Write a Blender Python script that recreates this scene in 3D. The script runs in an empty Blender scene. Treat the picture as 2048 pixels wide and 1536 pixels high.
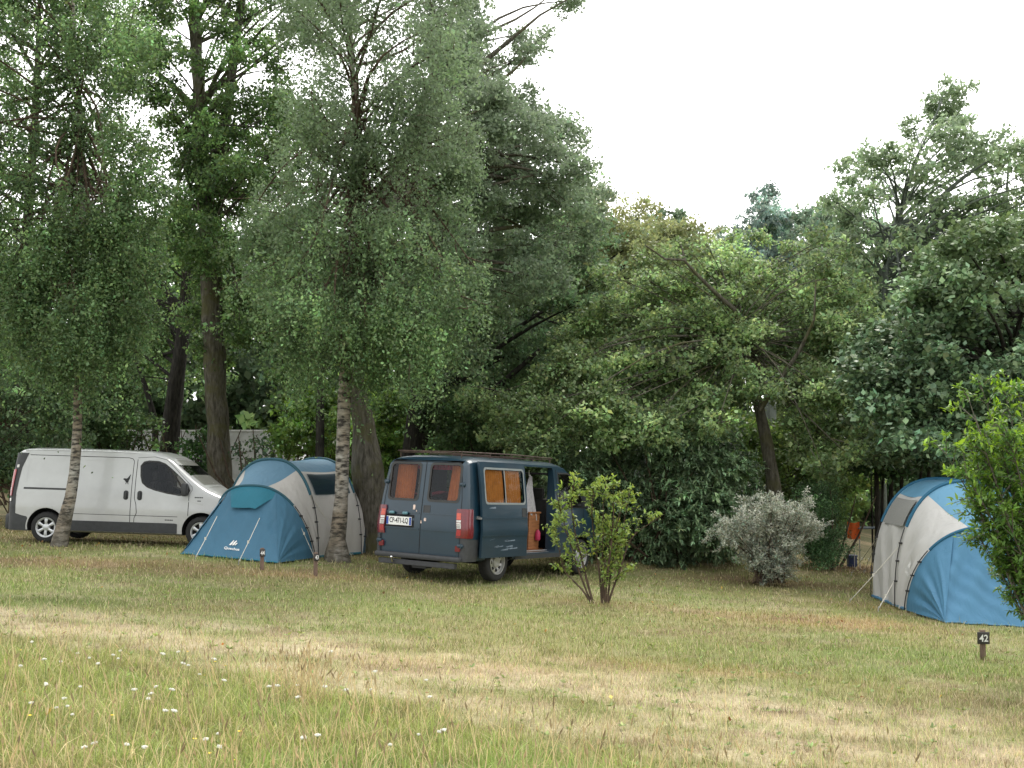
import bpy, bmesh, math, random
import numpy as np
from mathutils import Vector, Matrix, noise as mnoise

random.seed(7)
RNG = np.random.default_rng(11)
S = bpy.context.scene
COL = S.collection

# ------------------------------------------------------------------ camera model, used to read positions off the photograph
F = 2276.0
TH = math.atan(132 / F)
CAM = np.array([0, 0, 2.0])
FW = np.array([0, math.cos(TH), math.sin(TH)])
UP = np.array([0, -math.sin(TH), math.cos(TH)])
RT = np.array([1.0, 0, 0])


def g(x, y):
    x = np.asarray(x, dtype=float)
    return -.055 * 20 * np.tanh(x / 20) - .0167 * np.minimum(y, 45) + .12 * np.exp(-((x + 6.0) / 3.5) ** 2 - ((y - 21.8) / 3.0) ** 2) + .40 * np.exp(-((x - 3.4) / 3) ** 2 - ((y - 26.3) / 2.2) ** 2)


def at(px, py, Y):
    d = RT * (px - 1024) / F + UP * (768 - py) / F + FW
    return CAM + d * (Y / d[1])


def gh(px, py):
    d = RT * (px - 1024) / F + UP * (768 - py) / F + FW
    t = 10.0
    f = lambda t: (CAM + d * t)[2] - float(g(*(CAM + d * t)[:2]))
    for i in range(40):
        t -= f(t) / ((f(t + .01) - f(t)) / .01)
    return CAM + d * t


def scale_at(Y):
    return F / Y


# ------------------------------------------------------------------ materials
def node_mat(name):
    m = bpy.data.materials.new(name)
    m.use_nodes = True
    nt = m.node_tree
    nt.nodes.clear()
    out = nt.nodes.new('ShaderNodeOutputMaterial')
    return m, nt, out


def N(nt, typ, **kw):
    n = nt.nodes.new(typ)
    for k, v in kw.items():
        if k.startswith('_'):
            setattr(n, k[1:], v)
        else:
            n.inputs[k.replace('__', ' ')].default_value = v
    return n


def rgba(c):
    return (c[0], c[1], c[2], 1)


def simple(name, col, rough=.6, var=.12, scale=6, metal=0, bump=0, bscale=40, coat=0, spec=.5, dirt=None, stretch=None):
    m, nt, out = node_mat(name)
    L = nt.links.new
    p = N(nt, 'ShaderNodeBsdfPrincipled', Roughness=rough, Metallic=metal)
    p.inputs['Coat Weight'].default_value = coat
    p.inputs['Coat Roughness'].default_value = .08
    p.inputs['Specular IOR Level'].default_value = spec
    tc = N(nt, 'ShaderNodeTexCoord')
    src = tc.outputs['Object']
    if stretch:
        mp = N(nt, 'ShaderNodeMapping')
        mp.inputs['Scale'].default_value = stretch
        L(src, mp.inputs['Vector'])
        src = mp.outputs['Vector']
    nz = N(nt, 'ShaderNodeTexNoise', Scale=scale, Detail=5, Roughness=.6)
    L(src, nz.inputs['Vector'])
    rp = N(nt, 'ShaderNodeValToRGB')
    rp.color_ramp.elements[0].position = .3
    rp.color_ramp.elements[1].position = .7
    rp.color_ramp.elements[0].color = rgba([c * (1 - var) for c in col])
    rp.color_ramp.elements[1].color = rgba([min(1, c * (1 + var)) for c in col])
    L(nz.outputs['Fac'], rp.inputs['Fac'])
    csock = rp.outputs['Color']
    if dirt:
        # dirt = (colour, height below which dust settles)
        sp = N(nt, 'ShaderNodeSeparateXYZ')
        L(tc.outputs['Object'], sp.inputs['Vector'])
        mr = N(nt, 'ShaderNodeMapRange')
        mr.inputs['From Min'].default_value = dirt[1]
        mr.inputs['From Max'].default_value = .15
        mr.inputs['To Min'].default_value = .06
        mr.inputs['To Max'].default_value = .75
        L(sp.outputs['Z'], mr.inputs['Value'])
        n2 = N(nt, 'ShaderNodeTexNoise', Scale=3.2, Detail=8, Roughness=.7)
        L(tc.outputs['Object'], n2.inputs['Vector'])
        mu = N(nt, 'ShaderNodeMath', _operation='MULTIPLY')
        L(mr.outputs['Result'], mu.inputs[0])
        L(n2.outputs['Fac'], mu.inputs[1])
        mx = N(nt, 'ShaderNodeMix', _data_type='RGBA')
        L(mu.outputs[0], mx.inputs['Factor'])
        L(csock, mx.inputs[6])
        mx.inputs[7].default_value = rgba(dirt[0])
        csock = mx.outputs[2]
        ma = N(nt, 'ShaderNodeMath', _operation='MULTIPLY_ADD')
        ma.inputs[1].default_value = .5
        ma.inputs[2].default_value = rough
        L(mu.outputs[0], ma.inputs[0])
        L(ma.outputs[0], p.inputs['Roughness'])
    L(csock, p.inputs['Base Color'])
    if bump:
        n3 = N(nt, 'ShaderNodeTexNoise', Scale=bscale, Detail=4)
        L(src, n3.inputs['Vector'])
        b = N(nt, 'ShaderNodeBump', Strength=bump, Distance=.02)
        L(n3.outputs['Fac'], b.inputs['Height'])
        L(b.outputs['Normal'], p.inputs['Normal'])
    L(p.outputs['BSDF'], out.inputs['Surface'])
    return m


def leaf_mat(name, trans=.35, rough=.5, spec=.35):
    """leaf colour comes from the mesh attribute; thin leaves let the sky through"""
    m, nt, out = node_mat(name)
    L = nt.links.new
    a = N(nt, 'ShaderNodeAttribute', _attribute_name='Col')
    p = N(nt, 'ShaderNodeBsdfPrincipled', Roughness=rough)
    p.inputs['Specular IOR Level'].default_value = spec
    L(a.outputs['Color'], p.inputs['Base Color'])
    hs = N(nt, 'ShaderNodeHueSaturation', Hue=.485, Saturation=1.15, Value=1.5)
    L(a.outputs['Color'], hs.inputs['Color'])
    t = N(nt, 'ShaderNodeBsdfTranslucent')
    L(hs.outputs['Color'], t.inputs['Color'])
    mx = N(nt, 'ShaderNodeMixShader', Fac=trans)
    L(p.outputs['BSDF'], mx.inputs[1])
    L(t.outputs['BSDF'], mx.inputs[2])
    L(mx.outputs['Shader'], out.inputs['Surface'])
    return m


def glass_mat(name, tint=(.62, .66, .65), refl=.03):
    m, nt, out = node_mat(name)
    L = nt.links.new
    t = N(nt, 'ShaderNodeBsdfTransparent', Color=rgba(tint))
    gl = N(nt, 'ShaderNodeBsdfGlossy', Roughness=.03, Color=(.9, .95, 1, 1))
    nz = N(nt, 'ShaderNodeTexNoise', Scale=9, Detail=3)
    mr = N(nt, 'ShaderNodeMapRange')
    mr.inputs['To Min'].default_value = .02
    mr.inputs['To Max'].default_value = .07
    L(nz.outputs['Fac'], mr.inputs['Value'])
    L(mr.outputs['Result'], gl.inputs['Roughness'])
    lw = N(nt, 'ShaderNodeLayerWeight', Blend=.25)
    ma = N(nt, 'ShaderNodeMath', _operation='MULTIPLY_ADD')
    ma.inputs[1].default_value = .12
    ma.inputs[2].default_value = refl
    L(lw.outputs['Fresnel'], ma.inputs[0])
    mx = N(nt, 'ShaderNodeMixShader')
    L(ma.outputs[0], mx.inputs['Fac'])
    L(t.outputs['BSDF'], mx.inputs[1])
    L(gl.outputs['BSDF'], mx.inputs[2])
    L(mx.outputs['Shader'], out.inputs['Surface'])
    return m


def bark_birch(name):
    m, nt, out = node_mat(name)
    L = nt.links.new
    p = N(nt, 'ShaderNodeBsdfPrincipled', Roughness=.8)
    tc = N(nt, 'ShaderNodeTexCoord')
    def noise(scale, stretch, detail=4):
        mp = N(nt, 'ShaderNodeMapping')
        mp.inputs['Scale'].default_value = stretch
        L(tc.outputs['Object'], mp.inputs['Vector'])
        n = N(nt, 'ShaderNodeTexNoise', Scale=scale, Detail=detail, Roughness=.6)
        L(mp.outputs['Vector'], n.inputs['Vector'])
        return n
    n1 = noise(5, (1, 1, 3.2), 7)          # horizontal dark marks
    r1 = N(nt, 'ShaderNodeValToRGB')
    r1.color_ramp.elements[0].position = .40
    r1.color_ramp.elements[0].color = (.035, .032, .027, 1)
    r1.color_ramp.elements[1].position = .52
    r1.color_ramp.elements[1].color = (.29, .28, .25, 1)
    e3 = r1.color_ramp.elements.new(.75)
    e3.color = (.50, .49, .455, 1)
    L(n1.outputs['Fac'], r1.inputs['Fac'])
    n2 = noise(2.2, (1, 1, .8), 5)       # lichen and dirt
    r2 = N(nt, 'ShaderNodeValToRGB')
    r2.color_ramp.elements[0].position = .42
    r2.color_ramp.elements[0].color = (.62, .52, .42, 1)
    r2.color_ramp.elements[1].position = .66
    r2.color_ramp.elements[1].color = (1, 1, 1, 1)
    L(n2.outputs['Fac'], r2.inputs['Fac'])
    mx = N(nt, 'ShaderNodeMix', _data_type='RGBA', _blend_type='MULTIPLY')
    mx.inputs['Factor'].default_value = 1
    L(r1.outputs['Color'], mx.inputs[6])
    L(r2.outputs['Color'], mx.inputs[7])
    # rough dark foot
    sp = N(nt, 'ShaderNodeSeparateXYZ')
    L(tc.outputs['Object'], sp.inputs['Vector'])
    n3 = noise(7, (1, 1, .35), 6)
    ad = N(nt, 'ShaderNodeMath', _operation='MULTIPLY_ADD')
    ad.inputs[1].default_value = 1.6
    L(n3.outputs['Fac'], ad.inputs[0])
    L(sp.outputs['Z'], ad.inputs[2])
    mr = N(nt, 'ShaderNodeMapRange')
    mr.inputs['From Min'].default_value = .75
    mr.inputs['From Max'].default_value = 1.5
    mr.inputs['To Min'].default_value = .85
    mr.inputs['To Max'].default_value = 0
    L(ad.outputs[0], mr.inputs['Value'])
    m2 = N(nt, 'ShaderNodeMix', _data_type='RGBA')
    L(mr.outputs['Result'], m2.inputs['Factor'])
    L(mx.outputs[2], m2.inputs[6])
    m2.inputs[7].default_value = (.075, .065, .045, 1)
    L(m2.outputs[2], p.inputs['Base Color'])
    b = N(nt, 'ShaderNodeBump', Strength=.7, Distance=.03)
    L(n1.outputs['Fac'], b.inputs['Height'])
    L(b.outputs['Normal'], p.inputs['Normal'])
    L(p.outputs['BSDF'], out.inputs['Surface'])
    return m


def bark_rough(name, dark, light, moss, mossy=.5):
    m, nt, out = node_mat(name)
    L = nt.links.new
    p = N(nt, 'ShaderNodeBsdfPrincipled', Roughness=.9)
    p.inputs['Specular IOR Level'].default_value = .2
    tc = N(nt, 'ShaderNodeTexCoord')
    mp = N(nt, 'ShaderNodeMapping')
    mp.inputs['Scale'].default_value = (1, 1, .22)
    L(tc.outputs['Object'], mp.inputs['Vector'])
    n1 = N(nt, 'ShaderNodeTexNoise', Scale=16, Detail=7, Roughness=.65)
    L(mp.outputs['Vector'], n1.inputs['Vector'])
    r1 = N(nt, 'ShaderNodeValToRGB')
    r1.color_ramp.elements[0].position = .36
    r1.color_ramp.elements[0].color = rgba(dark)
    r1.color_ramp.elements[1].position = .68
    r1.color_ramp.elements[1].color = rgba(light)
    L(n1.outputs['Fac'], r1.inputs['Fac'])
    n2 = N(nt, 'ShaderNodeTexNoise', Scale=1.3, Detail=6, Roughness=.65)
    L(tc.outputs['Object'], n2.inputs['Vector'])
    r2 = N(nt, 'ShaderNodeValToRGB')
    r2.color_ramp.elements[0].position = .62 - mossy * .25
    r2.color_ramp.elements[0].color = (0, 0, 0, 1)
    r2.color_ramp.elements[1].position = .74 - mossy * .2
    r2.color_ramp.elements[1].color = (.9, .9, .9, 1)
    L(n2.outputs['Fac'], r2.inputs['Fac'])
    mx = N(nt, 'ShaderNodeMix', _data_type='RGBA')
    L(r2.outputs['Color'], mx.inputs['Factor'])
    L(r1.outputs['Color'], mx.inputs[6])
    mx.inputs[7].default_value = rgba(moss)
    L(mx.outputs[2], p.inputs['Base Color'])
    b = N(nt, 'ShaderNodeBump', Strength=.9, Distance=.05)
    L(n1.outputs['Fac'], b.inputs['Height'])
    L(b.outputs['Normal'], p.inputs['Normal'])
    L(p.outputs['BSDF'], out.inputs['Surface'])
    return m


def fabric(name, col, trans=.25, var=.11, rough=.62, wr=.6):
    """tent cloth: thin, lets light through, long soft creases"""
    m, nt, out = node_mat(name)
    L = nt.links.new
    tc = N(nt, 'ShaderNodeTexCoord')
    n0 = N(nt, 'ShaderNodeTexNoise', Scale=2.2, Detail=6, Roughness=.65)
    L(tc.outputs['Object'], n0.inputs['Vector'])
    rp = N(nt, 'ShaderNodeValToRGB')
    rp.color_ramp.elements[0].color = rgba([c * (1 - var) for c in col])
    rp.color_ramp.elements[1].color = rgba([min(1, c * (1 + var)) for c in col])
    L(n0.outputs['Fac'], rp.inputs['Fac'])
    p = N(nt, 'ShaderNodeBsdfPrincipled', Roughness=rough)
    p.inputs['Specular IOR Level'].default_value = .3
    L(rp.outputs['Color'], p.inputs['Base Color'])
    t = N(nt, 'ShaderNodeBsdfTranslucent')
    L(rp.outputs['Color'], t.inputs['Color'])
    mp = N(nt, 'ShaderNodeMapping')
    mp.inputs['Rotation'].default_value = (.5, .7, .3)
    mp.inputs['Scale'].default_value = (1, 1, .25)
    L(tc.outputs['Object'], mp.inputs['Vector'])
    n1 = N(nt, 'ShaderNodeTexNoise', Scale=4.5, Detail=3, Roughness=.5, Distortion=.6)
    L(mp.outputs['Vector'], n1.inputs['Vector'])
    b = N(nt, 'ShaderNodeBump', Strength=wr, Distance=.06)
    L(n1.outputs['Fac'], b.inputs['Height'])
    L(b.outputs['Normal'], p.inputs['Normal'])
    L(b.outputs['Normal'], t.inputs['Normal'])
    mx = N(nt, 'ShaderNodeMixShader', Fac=trans)
    L(p.outputs['BSDF'], mx.inputs[1])
    L(t.outputs['BSDF'], mx.inputs[2])
    L(mx.outputs['Shader'], out.inputs['Surface'])
    return m


# ------------------------------------------------------------------ objects
def tag(o, label=None, cat=None, group=None, kind=None):
    if label: o['label'] = label
    if cat: o['category'] = cat
    if group: o['group'] = group
    if kind: o['kind'] = kind
    return o


def empty(name, loc=(0, 0, 0), label=None, cat=None, group=None, mat=None):
    o = bpy.data.objects.new(name, None)
    COL.objects.link(o)
    if mat is not None:
        o.matrix_world = mat
    else:
        o.location = loc
    o.empty_display_size = .1
    return tag(o, label, cat, group)


def link_mesh(name, me, parent=None, loc=None):
    o = bpy.data.objects.new(name, me)
    COL.objects.link(o)
    if parent is not None:
        o.parent = parent
    if loc is not None:
        o.location = loc
    return o


def np_mesh(name, verts, quads, cols=None, mats=(), mi=None, smooth=False):
    """verts (N,3), quads (M,k) -> mesh"""
    me = bpy.data.meshes.new(name)
    verts = np.asarray(verts, dtype=np.float32)
    quads = np.asarray(quads, dtype=np.int32)
    k = quads.shape[1]
    me.vertices.add(len(verts))
    me.vertices.foreach_set('co', verts.ravel())
    me.loops.add(quads.size)
    me.loops.foreach_set('vertex_index', quads.ravel())
    me.polygons.add(len(quads))
    me.polygons.foreach_set('loop_start', np.arange(0, quads.size, k, dtype=np.int32))
    me.polygons.foreach_set('loop_total', np.full(len(quads), k, dtype=np.int32))
    for m in mats:
        me.materials.append(m)
    if mi is not None:
        me.polygons.foreach_set('material_index', np.asarray(mi, dtype=np.int32))
    if smooth:
        me.polygons.foreach_set('use_smooth', np.ones(len(quads), dtype=bool))
    if cols is not None:
        a = me.color_attributes.new('Col', 'FLOAT_COLOR', 'POINT')
        c = np.ones((len(verts), 4), dtype=np.float32)
        c[:, :3] = cols
        a.data.foreach_set('color', c.ravel())
    me.update(calc_edges=True)
    return me


class MB:
    """collects faces for ONE mesh object"""
    def __init__(self):
        self.v, self.f, self.m = [], [], []

    def add(self, vs, fs, mi=0):
        o = len(self.v)
        self.v += [tuple(map(float, p)) for p in vs]
        self.f += [tuple(i + o for i in f) for f in fs]
        self.m += [mi] * len(fs)

    def box(self, c, s, mi=0, R=None, bev=0):
        hx, hy, hz = s[0] / 2, s[1] / 2, s[2] / 2
        if bev:
            bm = bmesh.new()
            bmesh.ops.create_cube(bm, size=1)
            for v in bm.verts:
                v.co = Vector((v.co.x * s[0], v.co.y * s[1], v.co.z * s[2]))
            bmesh.ops.bevel(bm, geom=list(bm.edges), offset=bev, segments=2, affect='EDGES', profile=.5)
            bm.verts.index_update()
            vs = [v.co.copy() for v in bm.verts]
            fs = [[v.index for v in f.verts] for f in bm.faces]
            bm.free()
        else:
            vs = [Vector((x, y, z)) for x in (-hx, hx) for y in (-hy, hy) for z in (-hz, hz)]
            fs = [(0, 1, 3, 2), (4, 6, 7, 5), (0, 4, 5, 1), (2, 3, 7, 6), (0, 2, 6, 4), (1, 5, 7, 3)]
        if R is not None:
            vs = [R @ v for v in vs]
        self.add([v + Vector(c) for v in vs], fs, mi)

    def tube(self, pts, rad, n=8, mi=0, caps=True, wob=0, flat=None):
        pts = [Vector(p) for p in pts]
        if not hasattr(rad, '__len__'):
            rad = [rad] * len(pts)
        vs, fs = [], []
        prev = None
        for i, p in enumerate(pts):
            t = (pts[min(i + 1, len(pts) - 1)] - pts[max(i - 1, 0)])
            if t.length < 1e-9: t = Vector((0, 0, 1))
            t.normalize()
            if prev is None:
                a = Vector((0, 0, 1)) if abs(t.z) < .9 else Vector((1, 0, 0))
                u = t.cross(a).normalized()
            else:
                u = (prev - t * prev.dot(t)).normalized()
            prev = u
            w = t.cross(u)
            for k in range(n):
                an = 2 * math.pi * k / n
                r = rad[i]
                if wob:
                    r *= 1 + wob * mnoise.noise(Vector((p.x * 1.7 + math.cos(an) * .9, p.y * 1.7 + math.sin(an) * .9, p.z * 1.3)))
                vs.append(p + u * math.cos(an) * r + w * math.sin(an) * r)
        for i in range(len(pts) - 1):
            for k in range(n):
                k2 = (k + 1) % n
                fs.append((i * n + k, i * n + k2, (i + 1) * n + k2, (i + 1) * n + k))
        if caps:
            fs.append(tuple(range(n))[::-1])
            fs.append(tuple((len(pts) - 1) * n + k for k in range(n)))
        self.add(vs, fs, mi)

    def lathe(self, prof, n=32, mi=0, c=(0, 0, 0), closed=False):
        """prof: (radius, y); spun about the local y axis"""
        vs, fs = [], []
        for (r, y) in prof:
            for k in range(n):
                a = 2 * math.pi * k / n
                vs.append((c[0] + r * math.cos(a), c[1] + y, c[2] + r * math.sin(a)))
        L = len(prof)
        for i in range(L - (0 if closed else 1)):
            for k in range(n):
                k2 = (k + 1) % n
                j = (i + 1) % L
                fs.append((i * n + k, i * n + k2, j * n + k2, j * n + k))
        self.add(vs, fs, mi)

    def grid(self, fn, us, vs_, mi=0, mif=None):
        """fn(u,v)->point on a grid; mif(iu,iv) picks the material"""
        nu, nv = len(us), len(vs_)
        base = len(self.v)
        self.v += [tuple(map(float, fn(u, v))) for u in us for v in vs_]
        for i in range(nu - 1):
            for j in range(nv - 1):
                a = base + i * nv + j
                self.f.append((a, a + 1, a + nv + 1, a + nv))
                self.m.append(mif(i, j) if mif else mi)

    def prism(self, poly, fn, d0, d1, mi=0):
        """2D polygon pushed through fn(u, v, depth), closed solid"""
        n = len(poly)
        vs = [fn(u, v, d0) for u, v in poly] + [fn(u, v, d1) for u, v in poly]
        fs = [tuple(range(n)), tuple(range(2 * n - 1, n - 1, -1))]
        fs += [(i, i + n, (i + 1) % n + n, (i + 1) % n) for i in range(n)]
        self.add(vs, fs, mi)

    def patch(self, poly, fn, off, thick=0, mi=0, cu=(), cv=()):
        """2D polygon cut along lines u=cu, v=cv and laid on a curved surface fn(u,v,offset)"""
        bm = bmesh.new()
        bm.faces.new([bm.verts.new((u, v, 0)) for u, v in poly])
        for c in cu:
            bmesh.ops.bisect_plane(bm, geom=bm.verts[:] + bm.edges[:] + bm.faces[:], plane_co=(c, 0, 0), plane_no=(1, 0, 0))
        for c in cv:
            bmesh.ops.bisect_plane(bm, geom=bm.verts[:] + bm.edges[:] + bm.faces[:], plane_co=(0, c, 0), plane_no=(0, 1, 0))
        bm.verts.index_update()
        n = len(bm.verts)
        uv = [(v.co.x, v.co.y) for v in bm.verts]
        fs = [[v.index for v in f.verts] for f in bm.faces]
        vs = [fn(u, v, off) for u, v in uv]
        if thick:
            vs += [fn(u, v, off - thick) for u, v in uv]
            ed = [[e.verts[0].index, e.verts[1].index] for e in bm.edges if e.is_boundary]
            fs = fs + [[i + n for i in f][::-1] for f in fs] + [[a, b, b + n, a + n] for a, b in ed]
        bm.free()
        self.add(vs, fs, mi)

    def obj(self, name, mats, parent=None, smooth=None, weld=False, loc=None):
        me = bpy.data.meshes.new(name)
        me.from_pydata(self.v, [], self.f)
        if not isinstance(mats, (list, tuple)):
            mats = [mats]
        for m in mats:
            me.materials.append(m)
        me.polygons.foreach_set('material_index', self.m)
        bm = bmesh.new()
        bm.from_mesh(me)
        if weld:
            bmesh.ops.remove_doubles(bm, verts=bm.verts[:], dist=1e-4)
        bmesh.ops.recalc_face_normals(bm, faces=bm.faces[:])
        bm.to_mesh(me)
        bm.free()
        if smooth is not None:
            me.polygons.foreach_set('use_smooth', [True] * len(me.polygons))
            me.set_sharp_from_angle(angle=math.radians(smooth))
        me.update()
        return link_mesh(name, me, parent, loc)


def rrect(u0, u1, v0, v1, r, n=5):
    out = []
    for cx, cy, a0 in ((u1 - r, v1 - r, 0), (u0 + r, v1 - r, 90), (u0 + r, v0 + r, 180), (u1 - r, v0 + r, 270)):
        for k in range(n + 1):
            a = math.radians(a0 + 90 * k / n)
            out.append((cx + r * math.cos(a), cy + r * math.sin(a)))
    return out


def ring_polys(outer, inner):
    """quads between two loops with the same number of points"""
    n = len(outer)
    return [[outer[i], outer[(i + 1) % n], inner[(i + 1) % n], inner[i]] for i in range(n)]


def scale_loop(loop, d):
    """move a convex loop in by d"""
    n = len(loop)
    cx = sum(p[0] for p in loop) / n
    cy = sum(p[1] for p in loop) / n
    hx = max(abs(p[0] - cx) for p in loop)
    hy = max(abs(p[1] - cy) for p in loop)
    return [(cx + (p[0] - cx) * (hx - d) / hx, cy + (p[1] - cy) * (hy - d) / hy) for p in loop]


def text_mesh(body, size, width_scale=1.0):
    """glyph outlines of a word as flat 2D polygons (vertices, faces), centred on its box"""
    c = bpy.data.curves.new('lettering', 'FONT')
    c.body = body
    c.size = size
    c.resolution_u = 3
    c.offset = size * .018
    o = bpy.data.objects.new('lettering', c)
    COL.objects.link(o)
    dg = bpy.context.evaluated_depsgraph_get()
    me = bpy.data.meshes.new_from_object(o.evaluated_get(dg))
    vs = [(v.co.x * width_scale, v.co.y) for v in me.vertices]
    fs = [list(p.vertices) for p in me.polygons]
    bpy.data.objects.remove(o)
    bpy.data.curves.remove(c)
    bpy.data.meshes.remove(me)
    x0, x1 = min(v[0] for v in vs), max(v[0] for v in vs)
    y0, y1 = min(v[1] for v in vs), max(v[1] for v in vs)
    return [(v[0] - (x0 + x1) / 2, v[1] - (y0 + y1) / 2) for v in vs], fs


def boolean_cut(o, cutters, mats):
    par = o.parent
    o.parent = None
    bpy.context.view_layer.update()
    for c in cutters:
        md = o.modifiers.new('cut', 'BOOLEAN')
        md.object = c
        md.operation = 'DIFFERENCE'
        md.solver = 'EXACT'
        md.material_mode = 'TRANSFER'
    dg = bpy.context.evaluated_depsgraph_get()
    me = bpy.data.meshes.new_from_object(o.evaluated_get(dg))
    o.modifiers.clear()
    old = o.data
    o.data = me
    bpy.data.meshes.remove(old)
    for c in cutters:
        d = c.data
        bpy.data.objects.remove(c)
        bpy.data.meshes.remove(d)
    me.polygons.foreach_set('use_smooth', [True] * len(me.polygons))
    me.set_sharp_from_angle(angle=math.radians(32))
    o.parent = par
    return o


def lattice(ix, iy, seed):
    h = np.sin(ix * 127.1 + iy * 311.7 + seed * 74.7) * 43758.5453
    return h - np.floor(h)


def vnoise(x, y, seed=0):
    x = np.asarray(x, dtype=float); y = np.asarray(y, dtype=float)
    ix, iy = np.floor(x), np.floor(y)
    fx, fy = x - ix, y - iy
    fx = fx * fx * (3 - 2 * fx); fy = fy * fy * (3 - 2 * fy)
    a = lattice(ix, iy, seed); b = lattice(ix + 1, iy, seed)
    c = lattice(ix, iy + 1, seed); d = lattice(ix + 1, iy + 1, seed)
    return (a * (1 - fx) + b * fx) * (1 - fy) + (c * (1 - fx) + d * fx) * fy


def fbm(x, y, seed=0, o=4):
    s, a, t = 0, .5, 0
    for k in range(o):
        s = s + a * vnoise(np.asarray(x) * 2 ** k + 17 * k, np.asarray(y) * 2 ** k - 9 * k, seed + k)
        t += a; a *= .55
    return s / t
# ================================================================== VANS
def ground_matrix(x, y, heading_deg, dz=0):
    """local x = heading (clockwise from +Y), local z = ground normal"""
    a = math.radians(heading_deg)
    f = Vector((math.sin(a), math.cos(a), 0))
    e = .5
    gx = float(g(x + e, y) - g(x - e, y)) / (2 * e)
    gy = float(g(x, y + e) - g(x, y - e)) / (2 * e)
    n = Vector((-gx, -gy, 1)).normalized()
    f = (f - n * f.dot(n)).normalized()
    l = n.cross(f)
    M = Matrix((f, l, n)).transposed().to_4x4()
    M.translation = Vector((x, y, float(g(x, y)) + dz))
    return M


class Shell:
    def __init__(s, xs, zt, zb, W, plan, lean, r, nexp=3.5):
        s.xs, s.zt, s.zb, s.W, s.plan, s.lean, s.r, s.n = xs, zt, zb, W, plan, lean, r, nexp

    def X(s, x, z):
        return x + s.lean(z) * max(0, 1 - x / 1.0)

    def hw(s, x, z):
        return s.W(z) * s.plan(x)

    def side(s, sgn):
        return lambda x, z, off: (s.X(x, z), sgn * (s.hw(x, z) + off), z)

    def rear(s):
        return lambda y, z, off: (s.lean(z) - off, y, z)

    def top(s, x, y):
        zt = s.zt(x); zs = zt - s.r
        w = s.hw(x, zs)
        q = max(0, 1 - (min(abs(y), w) / w) ** s.n) ** (1 / s.n)
        return zs + s.r * q

    def section(s, x):
        zt, zb = s.zt(x), s.zb
        zs = zt - s.r
        pts = [(0, zb), (.5 * s.hw(x, zb), zb), (.93 * s.hw(x, zb), zb)]
        m = 16
        for j in range(m + 1):
            z = zb + .03 + (zs - zb - .03) * j / m
            pts.append((s.hw(x, z), z))
        w = s.hw(x, zs)
        for a in (12, 24, 36, 48, 58, 68, 76, 83):
            a = math.radians(a)
            pts.append((w * math.cos(a) ** (2 / s.n), zs + s.r * math.sin(a) ** (2 / s.n)))
        pts.append((0, zt))
        return pts

    def build(s, name, mats, parent):
        mb = MB()
        secs = [s.section(x) for x in s.xs]
        k = len(secs[0])
        ring = 2 * k - 2
        vs = []
        for x, sec in zip(s.xs, secs):
            vs += [(s.X(x, z), -y, z) for y, z in sec]
            vs += [(s.X(x, z), y, z) for y, z in sec[-2:0:-1]]
        fs = []
        for i in range(len(s.xs) - 1):
            for j in range(ring):
                j2 = (j + 1) % ring
                fs.append((i * ring + j, i * ring + j2, (i + 1) * ring + j2, (i + 1) * ring + j))
        for base, rev in ((0, 1), ((len(s.xs) - 1) * ring, 0)):
            idx = lambda j, side: base + (j if side == 0 or j in (0, k - 1) else ring - j)
            for j in range(k - 1):
                q = []
                for t in (idx(j, 0), idx(j + 1, 0), idx(j + 1, 1), idx(j, 1)):
                    if t not in q: q.append(t)
                fs.append(tuple(q[::-1] if rev else q))
        mb.add(vs, fs)
        return mb.obj(name, mats, parent, smooth=32)


def cutter(fill, mat):
    mb = MB()
    fill(mb)
    return mb.obj('cutter', mat)


def cyl_y(mb, x, z, r, y0, y1, n=40, mi=0):
    vs = []
    for y in (y0, y1):
        vs += [(x + r * math.cos(2 * math.pi * k / n), y, z + r * math.sin(2 * math.pi * k / n)) for k in range(n)]
    fs = [tuple(range(n)), tuple(range(2 * n - 1, n - 1, -1))]
    fs += [(k, k + n, (k + 1) % n + n, (k + 1) % n) for k in range(n)]
    mb.add(vs, fs, mi)


def interp(pts):
    xs = [p[0] for p in pts]; ys = [p[1] for p in pts]
    return lambda x: float(np.interp(x, xs, ys))


def round_end(r, k=1.0):
    return lambda x: 1 - k * (1 - math.sqrt(max(0, 1 - ((r - x) / r) ** 2))) if x < r else 1.0


M_TYRE = simple('tyre_rubber', (.018, .018, .018), .85, .3, 14)
M_STEEL = simple('painted_steel_rim', (.42, .42, .41), .38, .15, 12, metal=.7)
M_SILVER = simple('silver_hub_cap', (.50, .51, .52), .35, .12, 10, metal=.55)
M_DARK = simple('dark_void', (.012, .012, .013), .9, .3, 5)
M_LINER = simple('dark_lining', (.016, .015, .015), .85, .3, 8)
M_GAP = simple('panel_gap', (.008, .008, .009), .9, .2)
M_RUBBER = simple('black_rubber_seal', (.03, .03, .03), .6, .2)
M_BLACKPL = simple('black_plastic', (.035, .037, .04), .55, .2, 14, bump=.15, bscale=150)
M_GLASS = glass_mat('clear_glass')
M_GLASSD = glass_mat('smoked_glass', (.74, .73, .70), .02)
M_CHROME = simple('chrome', (.6, .6, .6), .2, .1, metal=1)
M_WHITE = simple('white_marking', (.75, .75, .73), .6, .05)
M_INK = simple('black_ink', (.012, .012, .014), .6, .1)


def red_lens(name, col=(.42, .008, .012)):
    m = simple(name, col, .18, .25, 30, coat=.6)
    return m


M_RED = red_lens('red_tail_lens', (.30, .006, .01))
M_REDD = red_lens('dark_red_lens', (.13, .004, .010))
M_AMBER = red_lens('amber_lens', (.50, .05, .015))
M_CLEAR = simple('clear_lens', (.62, .60, .57), .2, .25, 30, coat=.6)


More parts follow.
